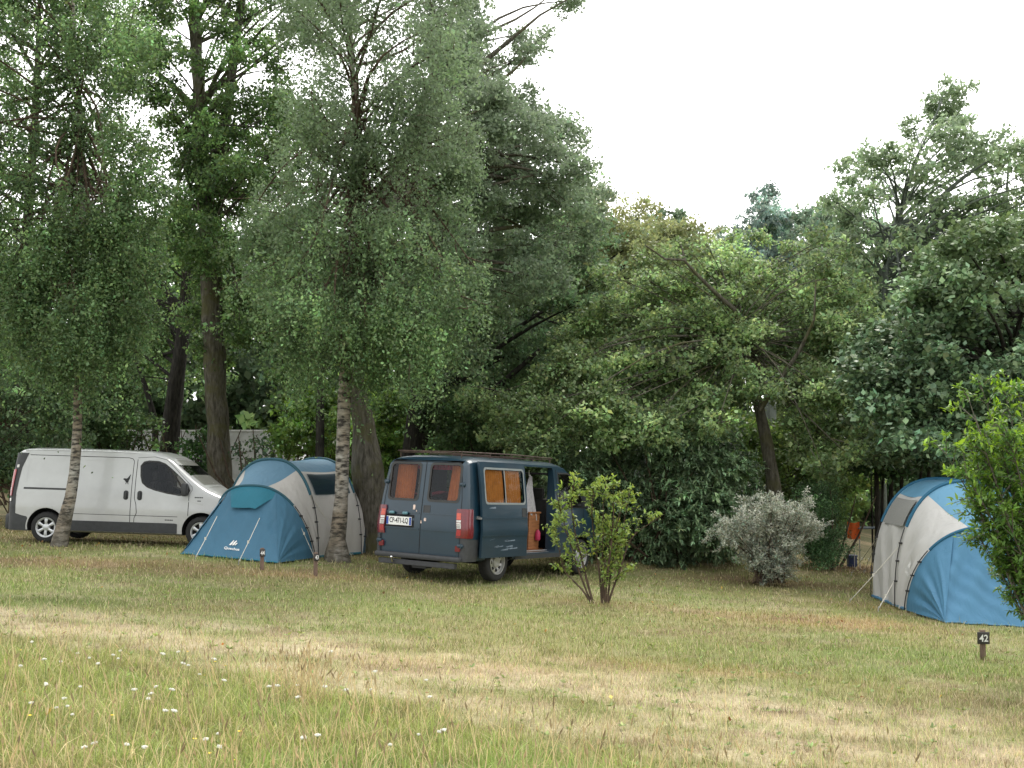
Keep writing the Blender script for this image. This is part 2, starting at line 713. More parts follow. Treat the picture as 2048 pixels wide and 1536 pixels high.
def wheel(parent, x, y, z, R, sgn, style, rimmat):
    """thing > wheel > tyre, rim"""
    rr = R * .66
    hub = MB()
    hub.lathe([(.0, -.012), (.035, -.012), (.05, -.004), (.052, .03), (0, .03)], 20)
    for k in range(5):
        a = 2 * math.pi * k / 5
        hub.lathe([(0, -.012), (.011, -.012), (.011, .02)], 8, c=(.075 * math.cos(a), 0, .075 * math.sin(a)))
    for i, p in enumerate(hub.v): hub.v[i] = (p[0], (p[1] + .02) if sgn < 0 else -(p[1] + .02), p[2])
    w = hub.obj('wheel', rimmat, parent, smooth=30, loc=(x, y, z))
    t = MB()
    t.lathe([(rr, 0), (rr + .012, -.012), (R * .86, -.016), (R * .95, .0), (R * .99, .022), (R, .05), (R, .15), (R * .98, .175), (R * .86, .20), (rr, .19)], 40)
    # tread blocks
    for k in range(40):
        a = 2 * math.pi * k / 40
        t.box((R * math.cos(a), .075 + .05 * (k % 2), R * math.sin(a)), (.012, .05, .03), R=Matrix.Rotation(-a, 3, 'Y'))
    for i, p in enumerate(t.v): t.v[i] = (p[0], p[1] if sgn < 0 else -p[1], p[2])
    t.obj('tyre', M_TYRE, w, smooth=35)
    r = MB()
    r.lathe([(rr, -.004), (rr - .006, -.014), (rr - .02, -.012), (rr - .03, .03), (rr - .034, .15), (rr, .17)], 40)
    if style == 'steel':                      # pressed steel with round holes
        r.lathe([(0, .012), (.06, .0), (.095, .004), (.105, .03)], 36)
        n = 8
        for k in range(n):
            a0 = 2 * math.pi * (k + .27) / n; a1 = 2 * math.pi * (k + .73) / n
            am = (a0 + a1) / 2
            pts = []
            for (rad, yy) in ((.103, .028), (.14, .016), (rr - .026, .028)):
                for a in (a0, am, a1):
                    pts.append((rad * math.cos(a), yy, rad * math.sin(a)))
            r.add(pts, [(0, 1, 4, 3), (1, 2, 5, 4), (3, 4, 7, 6), (4, 5, 8, 7)])
        r.lathe([(.168, .024), (rr - .025, .026), (rr - .025, .04)], 40)
        r.lathe([(.10, .03), (.112, .022), (.118, .032)], 40)
    else:                                     # plastic cap with six broad spokes
        r.lathe([(0, -.006), (.05, -.006), (.07, .004), (.07, .03)], 36)
        n = 6
        for k in range(n):
            am = 2 * math.pi * (k + .5) / n
            pts = []
            for (rad, yy, hwid) in ((.05, -.003, .024), (.11, -.010, .026), (.16, -.008, .034), (rr - .012, .0, .052)):
                for s in (-1, 0, 1):
                    cx, cz = rad * math.cos(am), rad * math.sin(am)
                    pts.append((cx - s * hwid * math.sin(am), yy + (.010 if s else 0), cz + s * hwid * math.cos(am)))
            r.add(pts, [(i * 3 + j, i * 3 + j + 1, i * 3 + j + 4, i * 3 + j + 3) for i in range(3) for j in range(2)])
        r.lathe([(rr - .035, .004), (rr - .012, -.006), (rr - .002, -.004)], 40)
    r.lathe([(0, .06), (rr - .03, .06)], 30, mi=1)
    for i, p in enumerate(r.v): r.v[i] = (p[0], p[1] if sgn < 0 else -p[1], p[2])
    r.obj('rim', [rimmat, M_DARK], w, smooth=30)
    return w


def pleated(mb, fn, u0, u1, v0, v1, n=9, amp=.012, mi=0, flare=0):
    us = np.linspace(u0, u1, n * 6 + 1)
    vs = np.linspace(v0, v1, 6)
    def f(u, v):
        t = (u - u0) / (u1 - u0)
        h = (v - v0) / (v1 - v0)
        return fn(u + flare * (1 - h) * (t - .5), v, amp * math.sin(t * n * 2 * math.pi + .6 * math.sin(h * 3)) * (1 + .3 * math.sin(5 * t + 2)))
    mb.grid(f, us, vs, mi)


# ------------------------------------------------------------------ white delivery van
def white_van():
    M = ground_matrix(-10.23, 24.05, 90)
    root = empty('delivery_van', mat=M, cat='van', label='white panel delivery van parked side-on behind the slim leaning birch')
    paint = simple('white_van_paint', (.50, .51, .52), .28, .07, 2.4, coat=.8, dirt=((.30, .27, .22), 1.1))
    zt = interp([(0, 1.76), (.05, 1.85), (.14, 1.90), (.4, 1.925), (1.6, 1.935), (2.8, 1.92), (3.05, 1.87), (3.25, 1.77), (3.7, 1.40), (3.95, 1.22), (4.1, 1.15), (4.3, 1.07), (4.5, .97), (4.66, .84), (4.76, .66), (4.78, .58)])
    def W(z):
        return .95 - (.13 * max(0, (z - .95) / .95) ** 1.6) - (.03 * max(0, (.55 - z) / .4) ** 2) + .012 * math.exp(-((z - .72) / .09) ** 2)
    re = round_end(.14, .16)
    plan = lambda x: re(x) - (.20 * max(0, (x - 3.5) / 1.28) ** 2.2)
    lean = lambda z: .07 * max(0, (z - .9)) ** 1.2
    xs = [0, .015, .04, .08, .14, .25, .4, .7, 1, 1.4, 1.8, 2.2, 2.6, 2.8, 2.95, 3.1, 3.25, 3.4, 3.55, 3.7, 3.85, 4.0, 4.15, 4.3, 4.42, 4.54, 4.64, 4.72, 4.78]
    sh = Shell(xs, zt, .23, W, plan, lean, .13)
    body = sh.build('body', [paint, M_DARK], root)
    ax, R = (.80, 3.93), .31
    win = [(2.64, 1.60), (2.70, 1.68), (2.80, 1.705), (3.0, 1.70), (3.13, 1.655), (3.28, 1.55), (3.46, 1.40), (3.62, 1.25), (3.66, 1.15), (3.62, 1.06), (3.45, 1.045), (3.2, 1.08), (2.95, 1.135), (2.80, 1.19), (2.70, 1.27), (2.66, 1.40)]
    cuts = []
    cuts.append(cutter(lambda mb: mb.box((3.05, 0, 1.22), (1.15, 1.50, .86)), M_LINER))
    cuts.append(cutter(lambda mb: mb.prism(win, lambda u, v, d: (u, d, v), -1.2, 1.2), M_LINER))
    for x in ax:
        for s in (-1, 1):
            cuts.append(cutter(lambda mb: cyl_y(mb, x, R + .015, R + .075, s * .62, s * 1.3), M_DARK))
    boolean_cut(body, cuts, None)
    for s in (-1, 1):
        fn = sh.side(s)
        zs = np.arange(.2, 1.95, .08)
        # cab door glass and its seal
        q = scale_loop(win, -.012)
        mb = MB()
        mb.patch(q, fn, -.006, cv=zs)
        mb.obj('window', M_GLASSD, root, smooth=40)
        mb = MB()
        for a in ring_polys(scale_loop(win, -.02), scale_loop(win, .012)):
            mb.patch(a, fn, .003)
        mb.obj('window_seal', M_RUBBER, root)
        # seams
        mb = MB()
        def line(pts, w=.006):
            for a, b in zip(pts, pts[1:]):
                a, b = np.array(a), np.array(b)
                t = (b - a) / np.linalg.norm(b - a); nn = np.array([-t[1], t[0]]) * w
                mb.patch([tuple(a + nn), tuple(b + nn), tuple(b - nn), tuple(a - nn)], fn, .0022, cv=zs)
        line([(2.49, .25), (2.49, 1.70), (2.46, 1.745), (2.38, 1.765), (.32, 1.765)])
        line([(2.575, .25), (2.575, .55), (2.62, .66), (2.60, .82), (2.56, .95), (2.56, 1.74)])
        line([(3.66, .58), (3.66, 1.06)])
        line([(3.66, 1.06), (3.72, 1.15), (3.71, 1.22), (3.3, 1.62), (3.15, 1.75), (2.9, 1.80), (2.56, 1.77)], .004)
        line([(1.22, .605), (3.45, .605)], .005)
        mb.obj('door_seam', M_GAP, root)
        # pressed panel edges: raised rounded rectangle and the crease
        mb = MB()
        pp = rrect(.32, 2.43, 1.115, 1.71, .09)
        for a in ring_polys(pp, scale_loop(pp, .018)):
            mb.patch(a, fn, .004, cv=zs)
        for a, b in (((1.24, 1.06), (2.02, 1.06)), ((2.02, 1.06), (2.30, 1.20)), ((2.62, 1.14), (3.95, .86))):
            mb.patch([(a[0], a[1] - .012), (b[0], b[1] - .012), (b[0], b[1] + .012), (a[0], a[1] + .012)], fn, .004, cv=zs)
        mb.obj('pressed_panel', paint, root, smooth=40)
        mb = MB()
        mb.patch([(.30, 1.072), (1.24, 1.072), (1.24, 1.108), (.30, 1.108)], fn, .005, .01)
        mb.obj('slide_rail', M_BLACKPL, root)
        mb = MB()
        mb.patch([(1.22, .265), (3.45, .265), (3.45, .46), (3.40, .47), (1.22, .47)], fn, .016, .03, cv=zs)
        mb.obj('sill_cladding', M_BLACKPL, root, smooth=30)
        mb = MB()
        poly = [(.01, .24), (.44, .24), (.425, .34), (.44, .45), (.40, .52), (.30, .54), (.17, .58), (.16, 1.0), (.20, 1.5), (.29, 1.80), (.02, 1.80), (.015, 1.0)]
        mb.patch(poly, fn, .008, .02, cu=(.03, .06, .1, .14, .2), cv=zs)
        mb.obj('corner_cladding', M_BLACKPL, root, smooth=30)
        for x in (2.385, 2.665):
            mb = MB()
            mb.patch(rrect(x - .05, x + .05, .915, 1.105, .045), fn, .004, cv=zs)
            mb.box(Vector(fn(x, 1.01, .02)), (.04, .035, .16), bev=.01)
            mb.obj('door_handle', M_BLACKPL, root, smooth=30)
        mb = MB()
        mb.box(Vector(fn(3.60, 1.16, .13)), (.12, .19, .27), bev=.045)
        mb.box(Vector(fn(3.60, 1.07, .03)), (.06, .12, .06), bev=.02)
        mr = mb.obj('wing_mirror', M_BLACKPL, root, smooth=40)
        # badges
        for (u, v, w, h) in ((3.86, 1.005, .17, .022), (3.87, .935, .07, .02), (3.28, .535, .17, .02)):
            mb = MB()
            n = max(3, int(w / .03))
            for k in range(n):
                uu = u - w / 2 + w * (k + .5) / n
                mb.patch([(uu - w / n * .4, v - h / 2), (uu + w / n * .4, v - h / 2), (uu + w / n * .4, v + h / 2), (uu - w / n * .4, v + h / 2)], fn, .003)
            mb.obj('model_badge', M_INK, root)
        # tail lamp and corner
        mb = MB()
        lam = [(.0, .92), (.075, .93), (.085, 1.1), (.10, 1.44), (.09, 1.47), (.01, 1.45)]
        mb.patch(lam, fn, .03, .05, cu=(.015, .03, .05), cv=zs)
        tl = mb.obj('tail_lamp', M_RED, root, smooth=40)
        mb = MB()
        mb.patch([(.012, 1.02), (.06, 1.02), (.06, 1.10), (.012, 1.10)], fn, .034)
        mb.obj('lens', M_CLEAR, tl)
        for q, o_ in ((rrect(.03, .075, .82, .88, .01), .03), (rrect(.09, .14, 1.50, 1.56, .01), .02)):
            mb = MB(); mb.patch(q, fn, o_, o_); mb.obj('reflector', M_CLEAR, root)
        # headlamp
        mb = MB()
        mb.patch([(4.18, .83), (4.36, .92), (4.55, .80), (4.60, .68), (4.44, .66), (4.26, .74)], fn, .012, .03, cu=(4.25, 4.32, 4.4, 4.48, 4.55), cv=(.7, .75, .8, .85))
        mb.obj('headlamp', M_CLEAR, root, smooth=40)
        for x in ax:
            wheel(root, x, s * .94, R, R, s, 'cap', M_SILVER)
        # wheel arch lips
        for x in ax:
            mb = MB()
            r0, r1 = R + .07, R + .095
            for k in range(-1, 19):
                a0, a1 = math.radians(k * 10), math.radians(k * 10 + 10)
                q = [(x + r * math.cos(a), R + .015 + r * math.sin(a)) for r, a in ((r0, a0), (r1, a0), (r1, a1), (r0, a1))]
                if min(p[1] for p in q) > .235: mb.patch(q, fn, .012, .02)
            mb.obj('wheel_arch', paint, root, smooth=40)
    # bird-shaped dark sticker on the sliding door
    fn = sh.side(-1)
    bird = [(-.075, .015), (-.045, .028), (-.02, .022), (.01, .035), (.045, .085), (.06, .095), (.05, .055), (.045, .02), (.03, -.01), (.022, -.045), (.03, -.07), (.016, -.068), (.008, -.04), (-.008, -.042), (-.012, -.07), (-.024, -.066), (-.02, -.035), (-.04, -.01), (-.06, .002)]
    mb = MB()
    mb.patch([(2.385 + a * 1.15, 1.315 + b * 1.25) for a, b in bird], fn, .0045, cv=(1.3, 1.35))
    mb.obj('bird_sticker', M_INK, root)
    # windscreen, rear bumper, tow ball, seats
    mb = MB()
    mb.grid(lambda u, v: (u, v, sh.top(u, v) + .004), np.linspace(3.22, 3.98, 12), np.linspace(-.66, .66, 9))
    mb.obj('windscreen', M_GLASSD, root, smooth=60)
    mb = MB()
    mb.box((-.035, 0, .40), (.13, 1.62, .32), bev=.05)
    mb.obj('rear_bumper', M_BLACKPL, root, smooth=40)
    mb = MB()
    mb.tube([(0, 0, .40), (-.12, 0, .36), (-.16, 0, .42)], .018)
    mb.lathe([(0, -.025), (.018, -.018), (.025, 0), (.018, .018), (0, .025)], 12, c=(-.16, 0, .44))
    mb.obj('tow_ball', M_STEEL, root, smooth=50)
    for yy in (-.4, .4):
        mb = MB()
        mb.box((2.80, yy, 1.02), (.16, .46, .55), bev=.06)
        mb.box((2.80, yy, 1.40), (.10, .26, .20), bev=.04)
        mb.obj('seat', M_LINER, root, smooth=40)
    mb = MB()
    for k in range(24):
        a = 2 * math.pi * k / 24; b = 2 * math.pi * (k + 1) / 24
        p = lambda t: (3.42 + .07 * math.sin(t), -.4 + .19 * math.cos(t), 1.12 + .17 * math.sin(t))
        mb.tube([p(a), p(b)], .015, 6, caps=False)
    mb.obj('steering_wheel', M_BLACKPL, root, smooth=60)
    # roof edge strip of trim
    for s in (-1, 1):
        mb = MB()
        mb.tube([(x, s * (sh.hw(x, zt(x) - .13) * .965), sh.top(x, sh.hw(x, zt(x) - .13) * .965) + .0) for x in (.25, .6, 1.2, 1.8, 2.4, 2.9)], .012, 6)
        mb.obj('roof_gutter', paint, root, smooth=60)


# ------------------------------------------------------------------ dark blue camper van
def blue_van():
    M = ground_matrix(-1.62, 19.7, 34) @ Matrix.Rotation(math.radians(-1.7), 4, 'X')
    root = empty('camper_van', mat=M, cat='van', label='dark blue camper van with its side door slid open and orange curtains')
    paint = simple('dark_blue_van_paint', (.005, .026, .046), .36, .16, 2.2, coat=.3, dirt=((.026, .036, .044), 1.0))
    wood = simple('orange_varnished_wood', (.27, .115, .048), .45, .35, 5, stretch=(1, 1, 6))
    orange = simple('orange_curtain_cloth', (.36, .135, .022), .85, .2, 9)
    rust = simple('red_orange_curtain_cloth', (.40, .12, .026), .85, .2, 9)
    redcl = simple('red_patterned_bedding', (.22, .012, .03), .85, .6, 26)
    zt = interp([(0, 2.02), (.03, 2.07), (.1, 2.12), (.3, 2.155), (1.5, 2.165), (3.0, 2.155), (3.25, 2.12), (3.42, 2.04), (3.6, 1.92), (4.12, 1.30), (4.3, 1.17), (4.55, 1.05), (4.70, .88), (4.76, .74)])
    def W(z):
        return .985 - .145 * max(0, (z - .95) / 1.2) ** 1.5 - .02 * max(0, (.5 - z) / .3) ** 2 + .014 * math.exp(-((z - .88) / .07) ** 2)
    re = round_end(.09, .09)
    plan = lambda x: re(x) - .17 * max(0, (x - 3.4) / 1.36) ** 2
    lean = lambda z: .11 * max(0, (z - 1.0)) ** 1.15
    xs = [0, .01, .03, .06, .09, .2, .4, .7, 1, 1.4, 1.8, 2.2, 2.6, 3.0, 3.15, 3.3, 3.45, 3.6, 3.8, 4.0, 4.15, 4.3, 4.45, 4.6, 4.7, 4.76]
    sh = Shell(xs, zt, .36, W, plan, lean, .15, 3.2)
    body = sh.build('body', [paint, M_DARK], root)
    ax, R = (1.0, 3.87), .335
    cab = [(3.02, 1.28), (3.02, 1.93), (3.40, 1.93), (3.52, 1.86), (3.92, 1.40), (3.92, 1.28)]
    rw = [rrect(.12, .76, 1.37, 1.99, .07), rrect(-.76, -.12, 1.37, 1.99, .07)]
    cuts = [cutter(lambda mb: mb.box((1.85, 0, 1.24), (3.44, 1.52, 1.64)), M_LINER)]
    for w in rw:
        cuts.append(cutter(lambda mb: mb.prism(w, lambda u, v, d: (d, u, v), -.3, .5), M_RUBBER))
    cuts.append(cutter(lambda mb: mb.prism(rrect(1.62, 2.86, .46, 2.03, .05), lambda u, v, d: (u, d, v), -1.4, -.5), paint))
    cuts.append(cutter(lambda mb: mb.prism(rrect(1.7, 2.7, 1.36, 1.92, .07), lambda u, v, d: (u, d, v), .5, 1.4), M_RUBBER))
    cuts.append(cutter(lambda mb: mb.prism(cab, lambda u, v, d: (u, d, v), -1.4, 1.4), M_RUBBER))
    cuts.append(cutter(lambda mb: mb.prism(rrect(-.66, .66, 1.38, 1.90, .08), lambda u, v, d: (d, u, v), 3.4, 4.6), M_RUBBER))
    for x in ax:
        for s in (-1, 1):
            cuts.append(cutter(lambda mb: cyl_y(mb, x, R + .01, R + .085, s * .62, s * 1.3), M_DARK))
    boolean_cut(body, cuts, None)
    rear = sh.rear()
    zs = np.arange(.3, 2.2, .1)
    # rear doors: seams, glass, curtains
    mb = MB()
    def rline(pts, w=.006, off=.0022):
        for a, b in zip(pts, pts[1:]):
            a, b = np.array(a), np.array(b)
            t = (b - a) / np.linalg.norm(b - a); nn = np.array([-t[1], t[0]]) * w
            mb.patch([tuple(a + nn), tuple(b + nn), tuple(b - nn), tuple(a - nn)], rear, off, cv=zs)
    rline([(.0, .44), (.0, 2.02)], .007)
    rline([(-.845, .44), (-.86, 1.0), (-.84, 1.4), (-.80, 1.75), (-.74, 2.03), (.74, 2.03), (.80, 1.75), (.84, 1.4), (.86, 1.0), (.845, .44)], .006)
    rline([(-.845, .44), (.845, .44)], .006)
    mb.obj('door_seam', M_GAP, root)
    for z, y0, y1 in ((1.14, -.84, -.03), (1.14, .03, .84), (.86, -.84, -.03), (.86, .03, .84)):
        mb = MB(); mb.patch([(y0, z - .011), (y1, z - .011), (y1, z + .011), (y0, z + .011)], rear, .008, .01); mb.obj('door_crease', paint, root)
    for i, w in enumerate(rw):
        mb = MB()
        mb.patch(scale_loop(w, -.01), rear, -.012, cv=zs)
        mb.obj('rear_window', M_GLASSD, root)
        mb = MB()
        o, n_ = scale_loop(w, -.028), scale_loop(w, .012)
        for a in ring_polys(o, n_):
            mb.patch(a, rear, .004)
        mb.obj('window_seal', M_RUBBER, root)
    inner = lambda d: (lambda y, z, off: (lean(z) + d + off, y, z))
    mb = MB(); pleated(mb, inner(.16), .33, .76, 1.30, 1.97, 8, .014); mb.obj('curtain', rust, root, smooth=60)
    mb = MB(); pleated(mb, inner(.16), -.80, -.45, 1.30, 1.97, 7, .014, flare=.10); mb.obj('curtain', rust, root, smooth=60)
    mb = MB(); pleated(mb, inner(.20), -.76, .76, 1.90, 2.0, 16, .01); mb.obj('curtain_valance', redcl, root, smooth=60)
    mb = MB()
    mb.grid(lambda u, v: (.22 + u, v, 1.40 + .14 * fbm(u * 3 + 2, v * 3 + 5, 3) - .25 * (u - .4) ** 2 + .08 * math.exp(-((v + .35) / .25) ** 2)), np.linspace(0, 1.0, 14), np.linspace(-.72, .72, 18))
    mb.obj('bedding', redcl, root, smooth=60)
    # plate, lamps, handle, stickers, hinges
    mb = MB(); mb.box((-.008, .47, .985), (.012, .56, .15), bev=.004); pl = mb.obj('number_plate', M_WHITE, root)
    tv, tf = text_mesh('CP-471-LQ', .125, .72)
    mb = MB(); mb.add([(-.0165, .47 - u, .985 + v) for u, v in tv], tf); mb.obj('lettering', M_INK, pl)
    bl = simple('plate_blue_band', (.02, .06, .30), .5, .05)
    for yy in (.47 + .255, .47 - .255):
        mb = MB(); mb.box((-.0152, yy, .985), (.002, .045, .135)); mb.obj('blue_band', bl, pl)
    mb = MB(); mb.patch(rrect(.14, .80, .88, 1.10, .02), rear, .0025); mb.obj('plate_recess', M_GAP, root)
    plamp = simple('plate_lamp_housing', (.10, .22, .26), .35, .1)
    for yy in (.63, .33):
        mb = MB(); mb.box((-.02, yy, 1.125), (.04, .11, .05), bev=.015); mb.obj('plate_lamp', plamp, root, smooth=40)
    mb = MB()
    hl = rrect(-.19, -.04, 1.13, 1.28, .01)
    for a in ring_polys(hl, scale_loop(hl, .012)): mb.patch(a, rear, .006, .006)
    mb.patch(scale_loop(hl, .012), rear, .001)
    mb.obj('rear_door_handle', M_BLACKPL, root)
    stick = simple('pale_sticker', (.62, .48, .42), .6, .5, 30)
    for (yy, zz, w, h) in ((.165, 1.235, .05, .085), (.105, 1.175, .02, .03), (-.10, 1.035, .05, .055), (-.015, .99, .02, .05)):
        mb = MB(); mb.patch(rrect(yy - w / 2, yy + w / 2, zz - h / 2, zz + h / 2, w * .3), rear, .0035); mb.obj('sticker', stick, root)
    for s in (-1, 1):
        for zz, yy in ((1.66, .83), (.63, .885)):
            mb = MB(); mb.box((lean(zz) - .015, s * yy, zz), (.05, .11, .055), bev=.012)
            mb.tube([(lean(zz) - .03, s * (yy + .02), zz - .04), (lean(zz) - .03, s * (yy + .02), zz + .04)], .014)
            mb.obj('hinge', paint, root, smooth=40)
        # tail lamp clusters
        mb = MB()
        fn = sh.side(s)
        def corner(t, z, off):   # t<0 on the rear face, t>0 along the side
            if t < 0:
                yy = (sh.hw(0, z)) + t
                return (lean(z) - off, s * yy, z)
            return (sh.X(t, z), s * (sh.hw(t, z) + off), z)
        cu = (-.06, -.02, -.005, .008, .02, .04, .07)
        mb.patch([(-.115, .76), (.16, .76), (.17, .80), (.165, 1.23), (.15, 1.25), (-.10, 1.25), (-.115, 1.2)], corner, .022, .03, cu=cu, cv=(.9, 1.0, 1.1, 1.2))
        tl = mb.obj('tail_lamp', M_REDD, root, smooth=40)
        for z0, z1, mm in ((1.07, 1.18, M_AMBER), (1.025, 1.06, M_CLEAR), (.92, 1.015, M_CLEAR), (.80, .90, M_RED)):
            mb = MB(); mb.patch([(-.105, z0), (-.015, z0), (-.015, z1), (-.105, z1)], corner, .026); mb.obj('lens', mm, tl)
        mb = MB()
        for zz in (.935, .955, .98): mb.patch([(-.10, zz), (-.03, zz), (-.03, zz + .008), (-.10, zz + .008)], corner, .028)
        mb.obj('lens_rib', M_RUBBER, tl)
        mb = MB(); mb.patch(rrect(-.11, -.01, .535, .63, .012), corner, .03, .03); mb.obj('reflector', M_REDD, root)
        mb = MB(); mb.patch([(-.02, .37), (.30, .37), (.34, .45), (.34, .735), (.02, .75), (-.02, .74)], corner, .012, .02, cu=cu + (.1, .2), cv=(.45, .55, .65)); mb.obj('bumper_corner', M_BLACKPL, root, smooth=30)
    mb = MB(); mb.box((-.045, 0, .40), (.11, 1.84, .09), bev=.025); mb.obj('rear_bumper', M_BLACKPL, root, smooth=30)
    mb = MB(); mb.box((-.02, .02, .285), (.09, 1.66, .09), bev=.01); mb.box((.10, .0, .25), (.18, .30, .10)); mb.obj('tow_bar', M_BLACKPL, root)
    mb = MB()
    mb.tube([(0, .50, .30), (-.10, .50, .285), (-.13, .50, .34)], .017)
    mb.lathe([(0, -.028), (.02, -.02), (.028, 0), (.02, .02), (0, .028)], 14, c=(-.13, .50, .36))
    mb.obj('tow_ball', M_CHROME, root, smooth=50)
    # underbody and axle
    mb = MB(); mb.box((2.3, 0, .40), (4.2, 1.2, .12)); mb.tube([(1.0, -.8, .32), (1.0, .8, .32)], .05); mb.tube([(.45, .35, .3), (1.6, .35, .3)], .06)
    mb.obj('underbody', M_DARK, root)
    # side door slid back over the flank
    fr = sh.side(-1)
    x0, x1, z0, z1 = .30, 1.70, .43, 2.065
    dw = rrect(.42, 1.63, 1.36, 1.95, .06)
    mb = MB()
    outer = rrect(x0, x1, z0, z1, .035)
    # frame round the window: four bands + ring corners, outside and inside skins
    bands = [[(x0, z0), (x1, z0), (x1, 1.36), (x0, 1.36)], [(x0, 1.36), (.42, 1.36), (.42, 1.95), (x0, 1.95)], [(1.63, 1.36), (x1, 1.36), (x1, 1.95), (1.63, 1.95)], [(x0, 1.95), (x1, 1.95), (x1, z1), (x0, z1)]]
    dsurf = lambda u, v, o: (u + .02, fr(max(u, .3), v, o)[1], v)
    for b in bands:
        mb.patch(b, dsurf, .105, .045, cv=np.arange(.5, 2.05, .07))
    for (cx, cz, sx, sz) in ((.42, 1.36, 1, 1), (1.63, 1.36, -1, 1), (.42, 1.95, 1, -1), (1.63, 1.95, -1, -1)):
        arc = [(cx + sx * (.06 - .06 * math.cos(a)), cz + sz * (.06 - .06 * math.sin(a))) for a in np.radians(np.linspace(0, 90, 6))]
        mb.patch([(cx, cz)] + arc if sx * sz < 0 else [(cx, cz)] + arc[::-1], dsurf, .105, .04)
    door = mb.obj('sliding_door', paint, root, smooth=25, weld=True)
    mb = MB(); mb.patch(dw, dsurf, .09, cv=zs); mb.obj('window', M_GLASSD, door)
    mb = MB()
    for a in ring_polys(scale_loop(dw, -.022), scale_loop(dw, .012)): mb.patch(a, dsurf, .108)
    mb.patch([(1.02, 1.36), (1.05, 1.36), (1.05, 1.95), (1.02, 1.95)], dsurf, .10, cv=zs)
    mb.obj('window_frame', simple('grey_window_trim', (.20, .22, .22), .4, .1), door)
    cs = lambda u, v, o: (u + .02, fr(max(u, .3), v, .065 + o * .7)[1], v)
    mb = MB(); pleated(mb, cs, .45, 1.01, 1.37, 1.93, 8, .012); mb.obj('curtain', orange, door, smooth=60)
    mb = MB(); pleated(mb, cs, 1.06, 1.55, 1.37, 1.93, 7, .012); mb.obj('curtain', orange, door, smooth=60)
    for z in (1.105, .80):
        mb = MB(); mb.patch([(x0 + .01, z - .010), (x1 - .01, z - .010), (x1 - .01, z + .010), (x0 + .01, z + .010)], dsurf, .113, .008); mb.obj('door_crease', paint, door)
    mb = MB()
    hl = rrect(1.52, 1.67, 1.12, 1.28, .01)
    for a in ring_polys(hl, scale_loop(hl, .012)): mb.patch(a, dsurf, .111, .006)
    mb.patch(scale_loop(hl, .012), dsurf, .1065)
    mb.obj('door_handle', M_BLACKPL, door)
    scr = simple('scratched_paint', (.16, .20, .25), .6, .4, 30)
    for k in range(12):
        mb = MB()
        u = random.uniform(.4, 1.5); v = random.choice([.56, .60, .70, .74, 1.29, 1.31]) + random.uniform(-.02, .02); l = random.uniform(.06, .34)
        mb.patch([(u, v), (min(1.68, u + l), v + random.uniform(-.004, .03)), (min(1.68, u + l), v + .030), (u, v + .006)], dsurf, .1068)
        mb.obj('scratch', scr, door)
    mb = MB(); mb.box((.36, fr(.4, 1.1, .05)[1], 1.10), (.16, .09, .03)); mb.box((.9, fr(.9, 1.1, .012)[1], 1.12), (1.2, .02, .03)); mb.obj('slide_rail', M_STEEL, root)
    # seams, mirror, cab windows
    for s in (-1, 1):
        fn = sh.side(s)
        for u in (2.95, 3.93):
            mb = MB()
            mb.patch([(u - .006, .5), (u + .006, .5), (u + .006, 1.28), (u - .006, 1.28)], fn, .0022, cv=zs)
            if u < 3: mb.patch([(2.944, 1.28), (2.956, 1.28), (2.956, 2.0), (2.944, 2.0)], fn, .0022, cv=zs)
            mb.obj('door_seam', M_GAP, root)
        mb = MB(); mb.patch(scale_loop(cab, -.01), fn, -.008, cv=zs, cu=(3.3, 3.6)); mb.obj('window', M_GLASSD, root)
        mb = MB()
        for a in ring_polys(scale_loop(cab, -.022), scale_loop(cab, .01)): mb.patch(a, fn, .004)
        mb.obj('window_seal', M_RUBBER, root)
        mb = MB(); mb.box(Vector(fn(3.75, 1.42, .16)), (.08, .18, .28), bev=.03); mb.box(Vector(fn(3.75, 1.34, .05)), (.05, .16, .04)); mb.obj('wing_mirror', M_BLACKPL, root, smooth=40)
        for x in ax: wheel(root, x, s * .955, R, R, s, 'steel', M_STEEL)
        for x in ax:
            mb = MB()
            r0, r1 = R + .08, R + .10
            for k in range(0, 18):
                a0, a1 = math.radians(k * 10), math.radians(k * 10 + 10)
                q = [(x + r * math.cos(a), R + .01 + r * math.sin(a)) for r, a in ((r0, a0), (r1, a0), (r1, a1), (r0, a1))]
                if min(p[1] for p in q) > .37: mb.patch(q, fn, .010, .02)
            mb.obj('wheel_arch', paint, root, smooth=40)
        mb = MB(); mb.patch([(1.5, .365), (3.35, .365), (3.35, .44), (1.5, .44)], fn, .012, .02); mb.obj('sill', M_BLACKPL, root)
    mb = MB(); mb.patch(rrect(1.69, 2.71, 1.35, 1.93, .07), sh.side(1), -.01, cv=zs); mb.obj('window', M_GLASSD, root)
    mb = MB(); mb.add([(3.50, -.7, 1.92), (3.50, .7, 1.92), (4.02, .7, 1.37), (4.02, -.7, 1.37)], [(0, 1, 2, 3)]); mb.obj('windscreen', M_GLASSD, root)
    # rooms: floor, cabinet, step, towel, seat
    mb = MB(); mb.box((1.85, -.02, .455), (3.3, 1.46, .05)); mb.obj('floor', wood, root)
    mb = MB()
    mb.box((2.69, -.04, .82), (.36, 1.14, .68), bev=.01); mb.box((2.69, -.04, 1.175), (.40, 1.18, .03), bev=.006); mb.box((2.50, -.04, .80), (.02, 1.0, .03)); mb.box((2.50, .1, .98), (.02, .012, .32))
    mb.obj('cabinet', wood, root)
    mb = MB()
    mb.box((1.6, .43, .80), (1.1, .60, .64), bev=.01); mb.box((1.6, .43, 1.135), (1.12, .62, .03), bev=.006)
    mb.obj('cabinet', wood, root)
    alu = simple('aluminium_step_trim', (.45, .46, .46), .4, .15, metal=.6)
